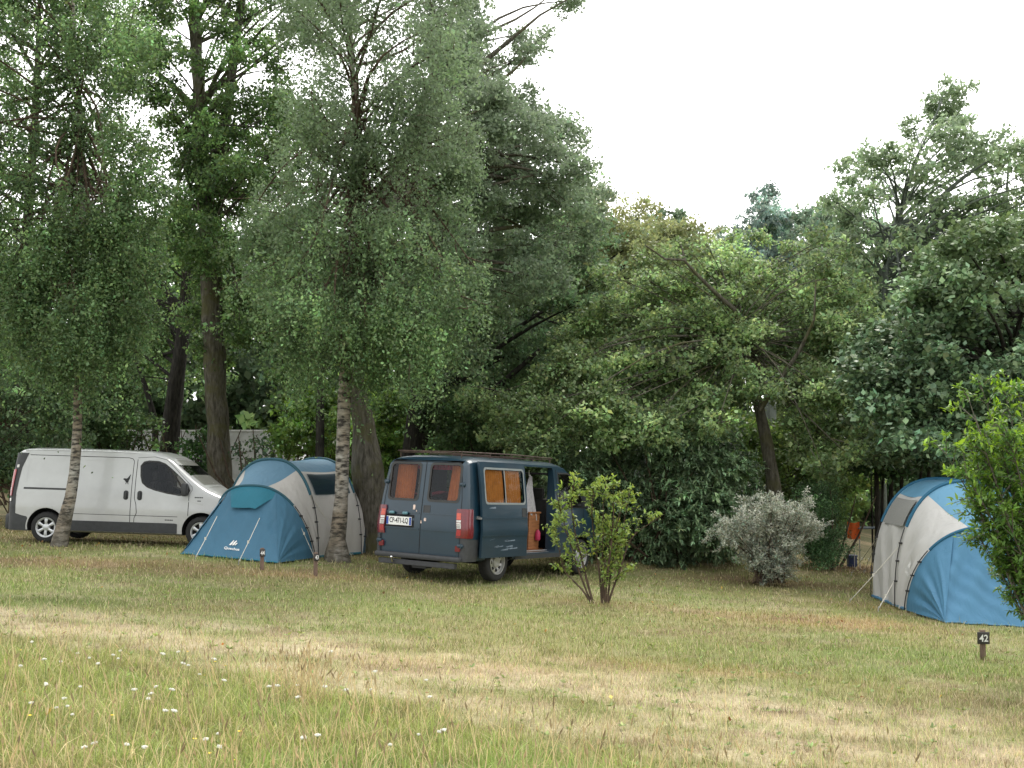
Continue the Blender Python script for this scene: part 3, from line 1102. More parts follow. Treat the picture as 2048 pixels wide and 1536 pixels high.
    for k, (yy, zz) in enumerate(((-.80, .485), (-.86, .455), (-.92, .415))):
        mb = MB(); mb.box((2.24, yy, zz), (1.2, .03, .016)); mb.obj('door_step', alu, root)
    cloth = simple('grey_tea_towel', (.34, .33, .35), .9, .2, 30)
    mb = MB()
    def towel(u, v, d=0):
        wdt = .05 + .30 * v ** .8
        return (2.50 + .06 * v - .02 + (u - .5) * wdt * 1.3, -.62 + .02 * math.sin(u * 14 + v * 3) + .02 * v, 1.86 - (.60 + .24 * u) * v)
    mb.grid(lambda u, v: towel(u, v), np.linspace(0, 1, 17), np.linspace(0, 1, 12))
    mb.obj('towel', cloth, root, smooth=60)
    mb = MB(); mb.tube([(2.45, -.6, 1.86), (2.45, -.6, 1.97)], .006); mb.lathe([(0, -.02), (.012, -.01), (.012, .01), (0, .02)], 8, c=(2.45, -.62, 1.87)); mb.obj('hook', M_WHITE, root)
    for yy in (-.38, .42):
        mb = MB(); mb.box((3.12, yy, 1.10), (.14, .48, .68), bev=.06); mb.box((3.12, yy, 1.53), (.10, .28, .22), bev=.04); mb.box((3.3, yy, .80), (.45, .48, .16), bev=.05)
        mb.obj('seat', M_LINER, root, smooth=40)
    # roof rack of thin brown rails
    rk = simple('rusty_brown_rack_steel', (.07, .045, .035), .7, .5, 14)
    mb = MB()
    for s in (-1, 1):
        mb.tube([(.12, s * .66, 2.215), (1.7, s * .70, 2.23), (3.15, s * .66, 2.215)], .011)
        for x in (.2, 1.05, 1.75, 2.45, 3.05):
            mb.tube([(x, s * .67, 2.11), (x, s * .675, 2.225)], .010, 6)
    for x in (.2, 1.05, 1.75, 2.45, 3.05): mb.tube([(x, -.67, 2.19), (x, .67, 2.19)], .009, 6)
    mb.tube([(.12, -.66, 2.215), (.12, .66, 2.215)], .011, 6)
    mb.obj('roof_rack', rk, root, smooth=50)
    # small things standing in the van
    P = lambda x, y, z: M @ Vector((x, y, z))
    mb = MB()
    mb.lathe([(.0, 0), (.042, 0), (.05, .13), (.046, .13), (.04, .01), (0, .01)], 20)
    c = mb.obj('plastic_cup', M_WHITE, None, smooth=40)
    c.matrix_world = M @ Matrix.Translation((2.62, -.52, 1.19)) @ Matrix.Rotation(math.pi / 2, 4, 'X')
    tag(c, 'white cup standing on the orange cabinet inside the camper van', 'cup')
    pk = simple('pink_plastic', (.36, .02, .07), .6, .3, 20)
    mb = MB()
    mb.lathe([(0, 0), (.07, 0), (.085, .05), (.08, .2), (.05, .27), (.03, .3), (0, .3)], 20)
    c = mb.obj('bag', pk, None, smooth=60)
    c.matrix_world = M @ Matrix.Translation((2.74, -.66, .66)) @ Matrix.Rotation(math.pi / 2, 4, 'X') @ Matrix.Scale(.65, 4)
    tag(c, 'small pink bag hanging on the cabinet in the open van doorway', 'bag')


white_van()
blue_van()
# ================================================================== TENTS
M_POLE = simple('black_tent_pole', (.02, .02, .022), .5, .2)
M_CORD = simple('pale_guy_cord', (.55, .53, .46), .8, .1)
M_PEG = simple('grey_peg', (.35, .35, .34), .5, .2, metal=.5)


def tent(name, label, cx, cy, heading, hw, h, front, sm_h, lean, base, L, rear, blue, bluel, teal, beige, sleeve, win_mesh, logo_at, cords, flat_end=False, logo2=None, hood=True, foot_gap=.14, wrk=1.0):
    """local +x = towards the bedroom that faces us; arches at x=0 (tall), x=-L (tall), small arches outside them"""
    a = math.radians(heading)
    f = Vector((math.sin(a), math.cos(a), 0))
    l = Vector((0, 0, 1)).cross(f)
    M = Matrix((f, l, Vector((0, 0, 1)))).transposed().to_4x4()
    z0 = float(g(cx, cy))
    M.translation = Vector((cx, cy, z0))
    root = empty(name, mat=M, cat='tent', label=label)
    def gl(x, y):                               # ground height in tent space
        p = M @ Vector((x, y, 0))
        return float(g(p.x, p.y)) - z0
    def arch(x, w, hh, ln):
        def A(t):                               # t 0..1 from +y foot to -y foot
            an = math.pi * t
            c, s_ = math.cos(an), math.sin(an)
            y = w * math.copysign(abs(c) ** .80, c)
            z = hh * s_ ** .86
            xx = x + ln * (s_ ** 1.0)
            return np.array((xx, y, gl(xx, y) * (1 - z / hh) + z))
        return A
    A2 = arch(0, hw, h, 0)
    A3 = arch(-L, hw, h, 0)
    A1 = arch(foot_gap, hw * 1.0, sm_h, lean)
    A4 = arch(-L - foot_gap, hw * 1.0, sm_h, -lean)

    def loft(P, Q, tbP, tbQ, sag, mats_idx, top, bot, n=30, wr=.016):
        """surface between two arches; blue between tb and 1-tb, beige outside"""
        mbs = {}
        segs = [(0, 'lo'), (1, 'mid'), (2, 'hi')]
        for k, nm in segs:
            mb = MB()
            def fn(u, v):
                tp = (v * tbP, tbP + v * (1 - 2 * tbP), 1 - tbP + v * tbP)[k]
                tq = (v * tbQ, tbQ + v * (1 - 2 * tbQ), 1 - tbQ + v * tbQ)[k]
                p = P(tp) * (1 - u) + Q(tq) * u
                t = tp * (1 - u) + tq * u
                c = np.array((p[0], 0, h * .35))
                d = p - c
                s_ = sag * 4 * u * (1 - u) * math.sin(math.pi * min(1, max(0, t))) ** .5
                low = max(0, 1 - min(t, 1 - t) / .30)
                tt = min(t, 1 - t)
                wv = wr * wrk * (math.sin(u * 15 - tt * 44 + 2 * math.sin(tt * 9)) * low * .8 + math.sin(u * 6 + tt * 21) * .45 + .5 * math.sin(u * 31 - tt * 70) * low ** 2) * (4 * u * (1 - u)) ** .6 * (1 if k != 1 else .5)
                q = p - d * (s_) + d * wv
                q[2] = max(q[2], gl(q[0], q[1]))
                return q
            mb.grid(fn, np.linspace(0, 1, n), np.linspace(0, 1, 34 if k != 1 else 25))
            mbs[nm] = mb
        return mbs

    body = MB()
    def merge(mb, mi):
        body.add(mb.v, mb.f, mi)
    # main room
    s12 = loft(A2, A1, .34, .43 if lean > .6 else .40, .05, 0, 0, 0)
    merge(s12['mid'], 0); merge(s12['lo'], 1); merge(s12['hi'], 1)
    s23 = loft(A2, A3, .33, .33, .035, 0, 0, 0)
    merge(s23['mid'], 0); merge(s23['lo'], 1); merge(s23['hi'], 1)
    b = body.obj('main_room', [bluel, beige], root, smooth=50)
    if flat_end:
        mb = MB()
        mb.grid(lambda u, v: A3(u) * v + (1 - v) * np.array((-L, A3(u)[1], gl(-L, A3(u)[1]))), np.linspace(0, 1, 30), np.linspace(0, 1, 6))
        mb.obj('end_panel', [beige], root, smooth=50)
    else:
        mb = MB()
        s34 = loft(A3, A4, .34, .43, .05, 0, 0, 0)
        for k in ('lo', 'hi'): mb.add(s34[k].v, s34[k].f, 1)
        mb.add(s34['mid'].v, s34['mid'].f, 0)
        mb.obj('rear_roof', [bluel, beige], root, smooth=50)

    def bedroom(A, xb, nm, tc=.36, wing=0.0):
        """sloping end: arch top to a straight hem, with a gusset on each side"""
        corner = [np.array((xb, base, gl(xb, base))), np.array((xb, -base, gl(xb, -base)))]
        def P(u, v):
            t = tc + u * (1 - 2 * tc)
            bse = corner[0] * (1 - u) + corner[1] * u
            p = A(t) * v + bse * (1 - v)
            cr = .014 * wrk * (math.sin(u * 23 + v * 7) + .7 * math.sin((u - v) * 34) * (1 - v) + .8 * math.sin(math.atan2(v, u + .02) * 17) * max(0, 1 - u * 1.6)) * math.sin(math.pi * v) + .014 * math.sin(math.pi * v) * math.exp(-((u - .5) / .3) ** 2)
            sag = -.05 * 4 * v * (1 - v)
            n = np.array((math.copysign(1, xb) * .8, 0, .6))
            return p + n * (sag + cr)
        mb = MB()
        mb.grid(P, np.linspace(0, 1, 60), np.linspace(0, 1, 36))
        for side in (0, 1):
            def G(u, v):
                t = u * tc if side == 0 else 1 - u * tc
                p = A(t) * v + corner[side] * (1 - v)
                n = np.array((math.copysign(.5, xb), .7 if side == 0 else -.7, .4))
                w = .018 * wrk * (math.sin(u * 16 + v * 2) + .6 * math.sin(u * 37 + v * 5)) * math.sin(math.pi * v) * (1 - u) ** .6
                q = p + n * (w - .06 * 4 * v * (1 - v) * u * (1 - u))
                q[2] = max(q[2], gl(q[0], q[1]) + .01)
                return q
            mb.grid(G, np.linspace(0, 1, 36), np.linspace(0, 1, 20))
        mb.obj(nm, blue, root, smooth=35)
        return P, corner
    xb = front
    P, cor = bedroom(A1, xb, 'bedroom_front')
    if not flat_end:
        bedroom(A4, -L - rear, 'bedroom_back')
    # pole sleeves (upper part) and bare poles with clips (lower part)
    for A, t0, nm in ((A1, .24, 'front'), (A2, .20, 'mid'), (A3, .20, 'mid2'), (A4, .24, 'rear')):
        if A is A4 and flat_end: continue
        mb = MB()
        mb.tube([A(t) * 1.0 + np.array((0, 0, .008)) for t in np.linspace(t0, 1 - t0, 40)], .032 if A in (A2, A3) else .026, 8)
        mb.obj('pole_sleeve', sleeve, root, smooth=60)
        for lo, hi in ((0.0, t0), (1 - t0, 1.0)):
            mb = MB()
            c = np.array((0, 0, h * .3))
            off = lambda p: p + np.array((0, .03 * math.copysign(1, p[1]), 0))
            mb.tube([off(A(t)) for t in np.linspace(lo, hi, 14)], .009, 6)
            for t in np.linspace(lo, hi, 5)[1:4]:
                p = A(t)
                mb.box(p + np.array((0, .018 * math.copysign(1, p[1]), 0)), (.05, .06, .025))
            mb.obj('pole', M_POLE, root, smooth=60)
    # mudflap round the foot
    for t in (0, 1):
        mb = MB()
        for A, B in ((A2, A1), (A2, A3)):
            pts = [A(t) * (1 - u) + B(t) * u for u in np.linspace(0, 1, 8)]
            for p in pts: p[2] = gl(p[0], p[1])
            mb.tube([p + np.array((0, 0, .02)) for p in pts], .028, 6)
        mb.obj('hem', teal if hood else blue, root, smooth=60)
    mb = MB()
    pts = [cor[0] * (1 - u) + cor[1] * u for u in np.linspace(0, 1, 20)]
    mb.tube([np.array((p[0], p[1], gl(p[0], p[1]) + .012 + .008 * math.sin(i * 1.9))) for i, p in enumerate(pts)], .016, 6)
    mb.obj('hem', teal if hood else blue, root, smooth=60)
    # clear or mesh window in the wall of the main room
    for side in (0, 1):
        mb = MB()
        def Wd(u, v):
            uu = .10 + u * .80
            t = .20 + .105 * v
            if side: t = 1 - t
            p = A2(t) * (1 - uu) + A3(t) * uu
            d = p - np.array((p[0], 0, h * .35))
            return p + d * (.030 - .035 * 4 * uu * (1 - uu) * math.sin(math.pi * t) ** .5)
        mb.grid(Wd, np.linspace(0, 1, 10), np.linspace(0, 1, 8))
        mb.obj('window', win_mesh, root, smooth=60)
    # roof vent hood over the bedroom
    if hood:
        mb = MB()
        def Hd(u, v):
            t = .33 + u * .29
            p = A1(t)
            lo = P(.33 + u * .33, .70) + np.array((.09, 0, .01))
            q = p * (1 - v) + lo * v
            return q + np.array((.03, 0, .03)) * math.sin(math.pi * v) * math.sin(math.pi * (.15 + .7 * u))
        mb.grid(Hd, np.linspace(0, 1, 18), np.linspace(0, 1, 8))
        mb.obj('vent_hood', teal, root, smooth=60)
    # printed words and mark
    def place(fnP, u0, v0, wd, hgt, flip, mat, parent, only_mark=False):
        tv, tf = text_mesh('Quechua', 1.0)
        tw = max(v[0] for v in tv) * 2
        mb = MB()
        sc = wd / tw
        def put(x, y):
            return fnP(u0 + x * flip, v0 + y)
        mb.add([put(x * sc, y * sc * hgt) for x, y in tv], tf)
        mark = [(-.30, 0), (-.05, .42), (.0, .40), (-.10, .12), (.16, .42), (.22, .38), (.06, .10), (.26, .24), (.30, .20), (.16, .02), (.10, .0), (.16, .14), (-.02, -.02), (-.08, 0), (.0, .20), (-.18, -.02)]
        mb.add([put(x * wd * .85, (y + .32) * wd * .9 * hgt) for x, y in mark], [tuple(range(len(mark)))])
        mb.obj('lettering', mat, parent)
    if logo_at:
        bfr = [o for o in root.children if o.name.startswith('bedroom_front')][0]
        def fp(u, v):
            p = np.array(P(u, v))
            return p + np.array((.8, 0, .6)) * .018
        place(fp, logo_at[0], logo_at[1], logo_at[2], logo_at[3], -1, M_WHITE, bfr)
    if logo2:
        def fs(u, v):
            t = logo2['t0'] + v
            q = A2(1 - t if logo2['side'] else t) * (1 - u) + A1(1 - t if logo2['side'] else t) * u
            d = q - np.array((q[0], 0, h * .35))
            s_ = .05 * 4 * u * (1 - u) * math.sin(math.pi * t) ** .5
            return q - d * s_ + d * .022
        place(fs, logo2['u0'], 0, logo2['w'], logo2['h'], logo2['flip'], logo2['mat'], b)
    # guy lines with pegs
    def cord(p, q):
        mb = MB()
        p = np.array(p, float); q = np.array((q[0], q[1], gl(q[0], q[1]) + .03))
        mb.tube([p, (p + q) / 2 + np.array((0, 0, -.012)), q], .0065, 6)
        m = p * .45 + q * .55
        mb.box(m, (.02, .03, .05))
        o = mb.obj('guy_line', M_CORD, root, smooth=60)
        mb = MB()
        mb.tube([q + np.array((0, 0, -.08)), q + np.array((0, 0, .03))], .008, 6)
        mb.tube([q + np.array((0, 0, .03)), q + np.array((0, .03, .035)), q + np.array((0, .035, .02))], .006, 6)
        mb.obj('peg', M_PEG, o, smooth=60)
    for c in cords(A1, A2, A3, A4, P, cor, M):
        cord(*c)
    return root


def local_ground(M, px, py):
    p = gh(px, py)
    q = M.inverted() @ Vector(p)
    return (q.x, q.y)


clear_pvc = glass_mat('clear_pvc_window', (.22, .30, .36), .16)
tent('tunnel_tent', 'dark teal blue and beige tunnel tent with white lettering behind the centre birch', -4.74, 22.45, 195, 1.0, 1.83,
     1.62, 1.34, .68, .98, 2.15, 1.5,
     fabric('tent_deep_blue', (.055, .150, .232), .14), fabric('tent_mid_blue', (.14, .27, .385), .3),
     fabric('tent_teal', (.026, .165, .235), .2), fabric('tent_beige', (.54, .515, .49), .25),
     simple('tent_dark_teal_sleeve', (.015, .075, .105), .7), clear_pvc, (.50, .13, .16, 1.08),
     lambda A1, A2, A3, A4, P, cor, M: [
         (P(.80, .60) + np.array((.2, 0, 0)), local_ground(M, 391, 1118)), (P(.20, .60) + np.array((.2, 0, 0)), local_ground(M, 477, 1128)),
         (A1(.26), local_ground(M, 630, 1120)), (A2(.20), local_ground(M, 703, 1114)), (A4(.25), local_ground(M, 762, 1100)), (A3(.2), local_ground(M, 741, 1098))])
grey_mesh = simple('grey_window_mesh', (.21, .21, .20), .8, .15, 60)
tent('tunnel_tent', 'bright blue and off-white tunnel tent partly hidden by the leafy green shrub', 7.83, 19.6, 183, 1.25, 2.2,
     2.0, 1.50, .62, 1.08, 1.55, 1.6,
     fabric('tent_bright_blue', (.080, .215, .345), .22), fabric('tent_light_blue', (.15, .34, .50), .3),
     fabric('tent_bright_blue_hem', (.035, .15, .28), .2), fabric('tent_off_white', (.54, .53, .51), .25),
     fabric('tent_sleeve_blue', (.022, .11, .19), .1), grey_mesh, None,
     lambda A1, A2, A3, A4, P, cor, M: [
         (A2(.85), local_ground(M, 1700, 1205)), (A2(.95) + np.array((0, -.05, 0)), local_ground(M, 1757, 1221)), (A3(.85), local_ground(M, 1703, 1150)), (A3(.86), local_ground(M, 1728, 1147))],
     flat_end=True, hood=False, foot_gap=.55, wrk=2.2, logo2=dict(t0=.10, side=1, u0=.62, w=.30, h=.20, flip=1, mat=simple('faded_grey_print', (.66, .66, .66), .8, .03)))


# ------------------------------------------------------------------ pitch number posts
def pitch_sign(px, py, board, num, label, hgt, turn, tilt=0, narrow=1.0):
    p = gh(px, py)
    root = empty('pitch_number_post', p, label, 'number post', 'pitch number posts')
    root.rotation_euler = (math.radians(tilt), 0, math.radians(turn))
    wd = simple('weathered_post_wood', (.15, .10, .075), .85, .4, 9, stretch=(4, 4, .6), bump=.4)
    bd = simple('dark_brown_sign_board', (.028, .024, .022), .6, .3, 12)
    mb = MB()
    mb.box((0, 0, hgt * .5 - .05), (.062, .04, hgt + .1), bev=.005)
    mb.obj('post', wd, root, smooth=30)
    mb = MB()
    mb.box((0, -.032, hgt - .02 - board / 2), (board * narrow, .02, board), bev=.004)
    b = mb.obj('board', bd, root, smooth=30)
    tv, tf = text_mesh(num, board * .80, .92 * narrow)
    mb = MB()
    mb.add([(x, -.0445, hgt - .02 - board / 2 + y) for x, y in tv], tf)
    mb.obj('lettering', M_WHITE, b)


pitch_sign(524, 1138, .125, '44', 'brown post with number 44 in front of the dark teal tent', .36, 22, narrow=.75)
pitch_sign(631, 1150, .12, '43', 'brown post turned aside, standing just left of the birch foot', .38, 38, narrow=.75)
pitch_sign(1966, 1317, .145, '42', 'brown post with number 42 in front of the bright blue tent', .345, -3)
# ================================================================== TREES AND SHRUBS
LEAF_BIRCH = leaf_mat('birch_leaf', .38, .55, .3)
LEAF_BROAD = leaf_mat('broad_leaf', .42, .48, .35)
LEAF_GLOSSY = leaf_mat('glossy_leaf', .2, .46, .3)
LEAF_YOUNG = leaf_mat('young_bright_leaf', .38, .45, .35)
LEAF_FAR = leaf_mat('distant_leaf', .36, .65, .2)
BARK_BIRCH = bark_birch('birch_bark')
BARK_OAK = bark_rough('mossy_oak_bark', (.045, .040, .031), (.155, .142, .115), (.085, .082, .035), .5)
BARK_DARK = bark_rough('dark_bark', (.012, .011, .010), (.050, .045, .038), (.035, .035, .015), .15)
BARK_GREY = bark_rough('grey_stem_bark', (.06, .052, .042), (.19, .17, .14), (.08, .085, .035), .3)
BARK_FAR = bark_rough('hazy_distant_bark', (.085, .10, .085), (.15, .17, .15), (.10, .13, .09), .2)  # pale tones put distance haze into the bark colour
BARK_TWIG = bark_rough('brown_twig_bark', (.04, .028, .02), (.12, .085, .06), (.07, .07, .03), .25)


def unit(a):
    return a / np.maximum(1e-9, np.linalg.norm(a, axis=1, keepdims=True))


def leaf_quads(rng, P, size, aspect, droop, flat=0, fold=False, dirs=None, svar=.3):
    """leaf blades at points P. droop pulls tips down; flat turns the blade faces upwards"""
    n = len(P)
    d = rng.normal(size=(n, 3))
    if dirs is not None: d = d * .45 + dirs
    d[:, 2] -= droop
    d = unit(d)
    s = rng.normal(size=(n, 3))
    if flat:
        upv = np.array((0, 0, 1.0)) + rng.normal(size=(n, 3)) * (1 - flat)
        s = np.cross(d, upv)
    else:
        s = np.cross(d, s)
    s = unit(s)
    L = size * (1 + svar * rng.normal(size=(n, 1))).clip(.45, 1.8)
    w = L * aspect * .5
    nrm = np.cross(s, d)
    if fold:
        V = np.stack([P, P + d * L * .30 + s * w * .85 + nrm * w * .25, P + d * L * .62 + s * w * .8 + nrm * w * .15, P + d * L - nrm * L * .14,
                      P + d * L * .62 - s * w * .8 + nrm * w * .15, P + d * L * .30 - s * w * .85 + nrm * w * .25, P + d * L * .32, P + d * L * .64], 1).reshape(-1, 3)
        b = np.arange(n)[:, None] * 8
        Q = np.concatenate([b + np.array([[0, 1, 6, 6]]), b + np.array([[1, 2, 7, 6]]), b + np.array([[2, 3, 7, 7]])], 0)
        tri = np.concatenate([b + np.array([[0, 1, 6]]), b + np.array([[1, 2, 7]]), b + np.array([[1, 7, 6]]), b + np.array([[2, 3, 7]]),
                              b + np.array([[0, 6, 5]]), b + np.array([[5, 6, 7]]), b + np.array([[5, 7, 4]]), b + np.array([[4, 7, 3]])], 0)
        return V, tri, 8
    V = np.stack([P, P + d * L * .42 + s * w, P + d * L, P + d * L * .42 - s * w], 1).reshape(-1, 3)
    Q = np.arange(n)[:, None] * 4 + np.array([[0, 1, 2, 3]])
    return V, Q, 4


def leaf_colors(rng, n, base, var=.25, hue=.06):
    base = np.asarray(base, dtype=float)
    k = np.exp(rng.normal(size=(n, 1)) * var)
    c = base * k
    c[:, 0] *= np.exp(rng.normal(size=n) * hue * 1.6)
    c[:, 2] *= np.exp(rng.normal(size=n) * hue)
    return c


def in_poly(px, py, poly):
    c = False
    n = len(poly)
    j = n - 1
    for i in range(n):
        if (poly[i][1] > py) != (poly[j][1] > py) and px < (poly[j][0] - poly[i][0]) * (py - poly[i][1]) / (poly[j][1] - poly[i][1]) + poly[i][0]:
            c = not c
        j = i
    return c


def fill_poly(rng, poly, n, rpx, Y, dY, flatz=.75):
    """clump centres spread over an outline seen in the photograph, at depth Y +- dY: (centre, rx, rz)"""
    xs = [p[0] for p in poly]; ys = [p[1] for p in poly]
    pts = []
    for k in range(n):
        best = None
        for t in range(14):
            for q in range(60):
                a, b = rng.uniform(min(xs), max(xs)), rng.uniform(min(ys), max(ys))
                if in_poly(a, b, poly): break
            d = min([(a - p[0]) ** 2 + (b - p[1]) ** 2 for p in pts] or [1e9])
            if best is None or d > best[0]: best = (d, a, b)
        pts.append(best[1:])
    out = []
    for (a, b) in pts:
        y = Y + rng.uniform(-dY, dY)
        r = rpx * rng.uniform(.75, 1.3) / scale_at(Y)
        out.append((at(a, b, y), r, r * flatz))
    return out


def crown_points(rng, clumps, n, twig_r=.16, hang=0.0, per=34, shell=.45):
    """leaf positions: leaves sit on twigs, twigs fill each clump unevenly"""
    vol = np.array([c[1] ** 2 * c[2] for c in clumps]) ** .75
    cnt = np.maximum(20, (n * vol / vol.sum()).astype(int))
    P, T, D = [], [], []
    for (c, rx, rz), m in zip(clumps, cnt):
        nt = max(5, m // per)
        v = unit(rng.normal(size=(nt, 3)))
        rad = rng.uniform(.08, 1, size=(nt, 1)) ** shell
        tw = v * rad * np.array((rx, rx, rz)) * rng.uniform(.8, 1.12, size=(nt, 1))
        k = rng.integers(0, nt, m)
        p = tw[k] + rng.normal(size=(m, 3)) * twig_r * (.45 if hang else .7) * np.array((1, 1, .6))
        if hang:
            p[:, 2] -= rng.exponential(hang, m)
        tint = np.exp(rng.normal(size=nt) * .36 + rng.normal() * .14)
        P.append(p + c); T.append(tint[k]); D.append(unit(tw + np.array((0, 0, .2)))[k])
    return np.concatenate(P), np.concatenate(T), np.concatenate(D)


def limb(mb, p, q, r0, r1, sag=0, n=6, seg=6, mi=0):
    p, q = np.array(p), np.array(q)
    L = np.linalg.norm(q - p)
    pts = []
    w = RNG.normal(size=3) * .06 * L
    for i in range(seg + 1):
        t = i / seg
        pts.append(p * (1 - t) + q * t + w * math.sin(math.pi * t) + np.array((0, 0, sag * L)) * math.sin(math.pi * t))
    mb.tube(pts, [r0 * (1 - i / seg) + r1 * i / seg for i in range(seg + 1)], n, mi, caps=False)


def tree(name, label, cat, trunk, clumps, nleaf, leafsize, color, leafmat, bark, group=None, aspect=.62, droop=.3, flat=0, hang=0, twig_r=.16,
         stems=None, limbs=True, fork=None, var=.22, hue=.06, tipcolor=None, seed=None, wob=.25, limb_r=.035, fold=False, topfade=None, first=.35, min_sides=12, per=34, extra=None, foot=True):
    """trunk: [(px,py,Y,diameter)...] from the foot up"""
    rng = np.random.default_rng(seed if seed is not None else abs(hash(label)) % 10000)
    rng = np.random.default_rng(sum(ord(c) * (i + 1) for i, c in enumerate(label)) % 99991)
    tw = [(at(p[0], p[1], p[2]), p[3] / 2) for p in trunk]
    b = tw[0][0].copy()
    b[2] = float(g(b[0], b[1]))
    root = empty(name, b, label, cat, group)
    mb = MB()
    pts = [tw[0][0] * 1.0]
    pts[0][2] = b[2] - .1
    rad = [tw[0][1] * (1.35 if foot else 1.0)]
    if foot:
        pts.append(np.array((b[0], b[1], b[2] + .12))); rad.append(tw[0][1] * 1.12)
    dense = []
    allp = pts + [t[0] for t in tw[1:]]
    allr = rad + [t[1] for t in tw[1:]]
    for i in range(len(allp) - 1):
        k = max(1, int(np.linalg.norm(allp[i + 1] - allp[i]) / .35))
        for j in range(k):
            t = j / k
            dense.append((allp[i] * (1 - t) + allp[i + 1] * t, allr[i] * (1 - t) + allr[i + 1] * t))
    dense.append((allp[-1], allr[-1]))
    # smooth the polyline a little
    P_ = np.array([d[0] for d in dense]); R_ = [d[1] for d in dense]
    for it in range(2):
        P_[1:-1] = P_[1:-1] * .5 + (P_[:-2] + P_[2:]) * .25
    mb.tube(P_ - b, R_, min_sides, wob=wob)
    for f in (fork or []):
        fp = [at(p[0], p[1], p[2]) - b for p in f]
        mb.tube(fp, [p[3] / 2 for p in f], 10, wob=wob)
    if limbs:
        zmin = P_[0][2] + (P_[-1][2] - P_[0][2]) * first
        for (c, rx, rz) in clumps:
            hd = np.linalg.norm(P_[:, :2] - c[:2], axis=1)
            tgt = np.maximum(zmin + rng.uniform(0, .5) * (P_[-1][2] - zmin), c[2] - .7 * hd)
            i = int(np.argmin(np.abs(P_[:, 2] - tgt)))
            L = np.linalg.norm(c - P_[i])
            r0 = min(R_[i] * .7, limb_r * (.5 + L * .35))
            limb(mb, P_[i] - b, c - b, r0, .008, .06, mi=1)
            for k in range(3):
                q = c + rng.normal(size=3) * np.array((rx, rx, rz)) * .5
                limb(mb, c - b + (P_[i] - c) * .25 * k / 3, q - b, .012, .004, 0, 4, 3, mi=1)
    mb.obj('trunk', [bark, BARK_TWIG if bark is BARK_BIRCH else bark], root, smooth=80)
    if nleaf:
        P, T, D = crown_points(rng, clumps, nleaf, twig_r, hang, per)
        V, Q, k = leaf_quads(rng, P, leafsize, aspect, droop, flat, fold)
        col = leaf_colors(rng, len(P), np.array(color) * 1.16, var, hue) * T[:, None]
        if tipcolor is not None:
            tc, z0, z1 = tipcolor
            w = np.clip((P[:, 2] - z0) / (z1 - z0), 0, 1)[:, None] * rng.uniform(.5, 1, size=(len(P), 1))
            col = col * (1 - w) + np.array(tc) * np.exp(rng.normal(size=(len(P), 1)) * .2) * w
        me = np_mesh('crown', V - b, Q, np.repeat(col, k, 0), [leafmat])
        link_mesh('crown', me, root)
    return root


R = np.random.default_rng(5)
GB = (.100, .158, .070)       # birch green
GO = (.095, .155, .060)       # oak green
GD = (.10, .155, .08)       # deep shade green
GH = (.150, .210, .098)       # hazel green

# --- slim birch at the left
cl = fill_poly(R, [(-160, -160), (110, -170), (250, -60), (270, 80), (250, 250), (310, 400), (290, 540), (290, 640), (240, 700), (140, 740), (40, 700), (-80, 760), (-160, 400)], 72, 56, 22.8, 1.5, .8)
cl += fill_poly(R, [(60, 380), (240, 380), (270, 620), (220, 730), (80, 730), (20, 600)], 18, 50, 21.6, .5, .9)
tree('birch_tree', 'slim white birch leaning in front of the white van', 'tree',
     [(118, 1084, 22.2, .28), (128, 1050, 22.2, .27), (145, 990, 22.2, .22), (154, 900, 22.3, .19), (156, 800, 22.4, .17), (158, 640, 22.6, .15), (166, 440, 22.8, .12), (160, 240, 22.9, .09), (148, 60, 23, .07), (140, -160, 23, .04)],
     cl, 155000, .064, GB, LEAF_BIRCH, BARK_BIRCH, per=42, hang=.25, droop=.6, limb_r=.022, first=.5, wob=.12)
# --- big forked tree behind the white van
cl = []
for poly, n in (([(270, -120), (690, -120), (690, 90), (560, 140), (420, 130), (300, 150)], 32), ([(330, 190), (560, 180), (560, 290), (470, 340), (350, 330)], 18),
                ([(360, 330), (500, 320), (480, 420), (420, 540), (320, 490)], 15), ([(350, 500), (520, 470), (540, 620), (440, 740), (370, 660)], 14), ([(240, 80), (330, 90), (310, 180), (240, 160)], 5), ([(570, 200), (640, 240), (620, 400), (550, 380)], 8)):
    cl += fill_poly(R, poly, n, 48, 29.2, 1.7, .75)
tree('oak_tree', 'tall mossy tree forking high above the white van bonnet', 'tree',
     [(442, 1000, 30, .74), (440, 960, 30, .64), (436, 880, 30, .62), (431, 760, 30, .56), (424, 640, 30, .54), (420, 520, 30, .52), (414, 400, 30, .48), (402, 330, 30, .44), (398, 200, 30, .34), (390, 60, 30, .30), (385, -140, 30, .2)],
     cl, 92000, .092, GO, LEAF_BROAD, BARK_OAK, first=.45, limb_r=.026, wob=.3,
     fork=[[(412, 380, 30, .36), (438, 300, 30.1, .30), (458, 200, 30.2, .26), (470, 90, 30.3, .24), (490, -60, 30.4, .2)], [(400, 230, 30, .2), (360, 185, 29.8, .16), (310, 140, 29.5, .1), (270, 110, 29.3, .05)],
           [(418, 380, 30, .14), (480, 320, 29.6, .09), (550, 342, 29.2, .05)]])
cl = fill_poly(R, [(-160, -60), (120, -100), (330, -80), (330, 60), (230, 130), (80, 130), (-160, 110)], 26, 55, 33, 2, .75) + fill_poly(R, [(-160, 260), (60, 250), (330, 330), (340, 540), (160, 520), (-160, 480)], 30, 52, 33, 2, .7)
tree('leafy_tree', 'leafy tree far left behind the slim birch, filling the top corner', 'tree',
     [(40, 1000, 33, .4), (45, 800, 33, .36), (50, 500, 33, .3), (70, 250, 33, .22), (80, 0, 33, .1)], cl, 30000, .10, GO, LEAF_BROAD, BARK_DARK, first=.45)
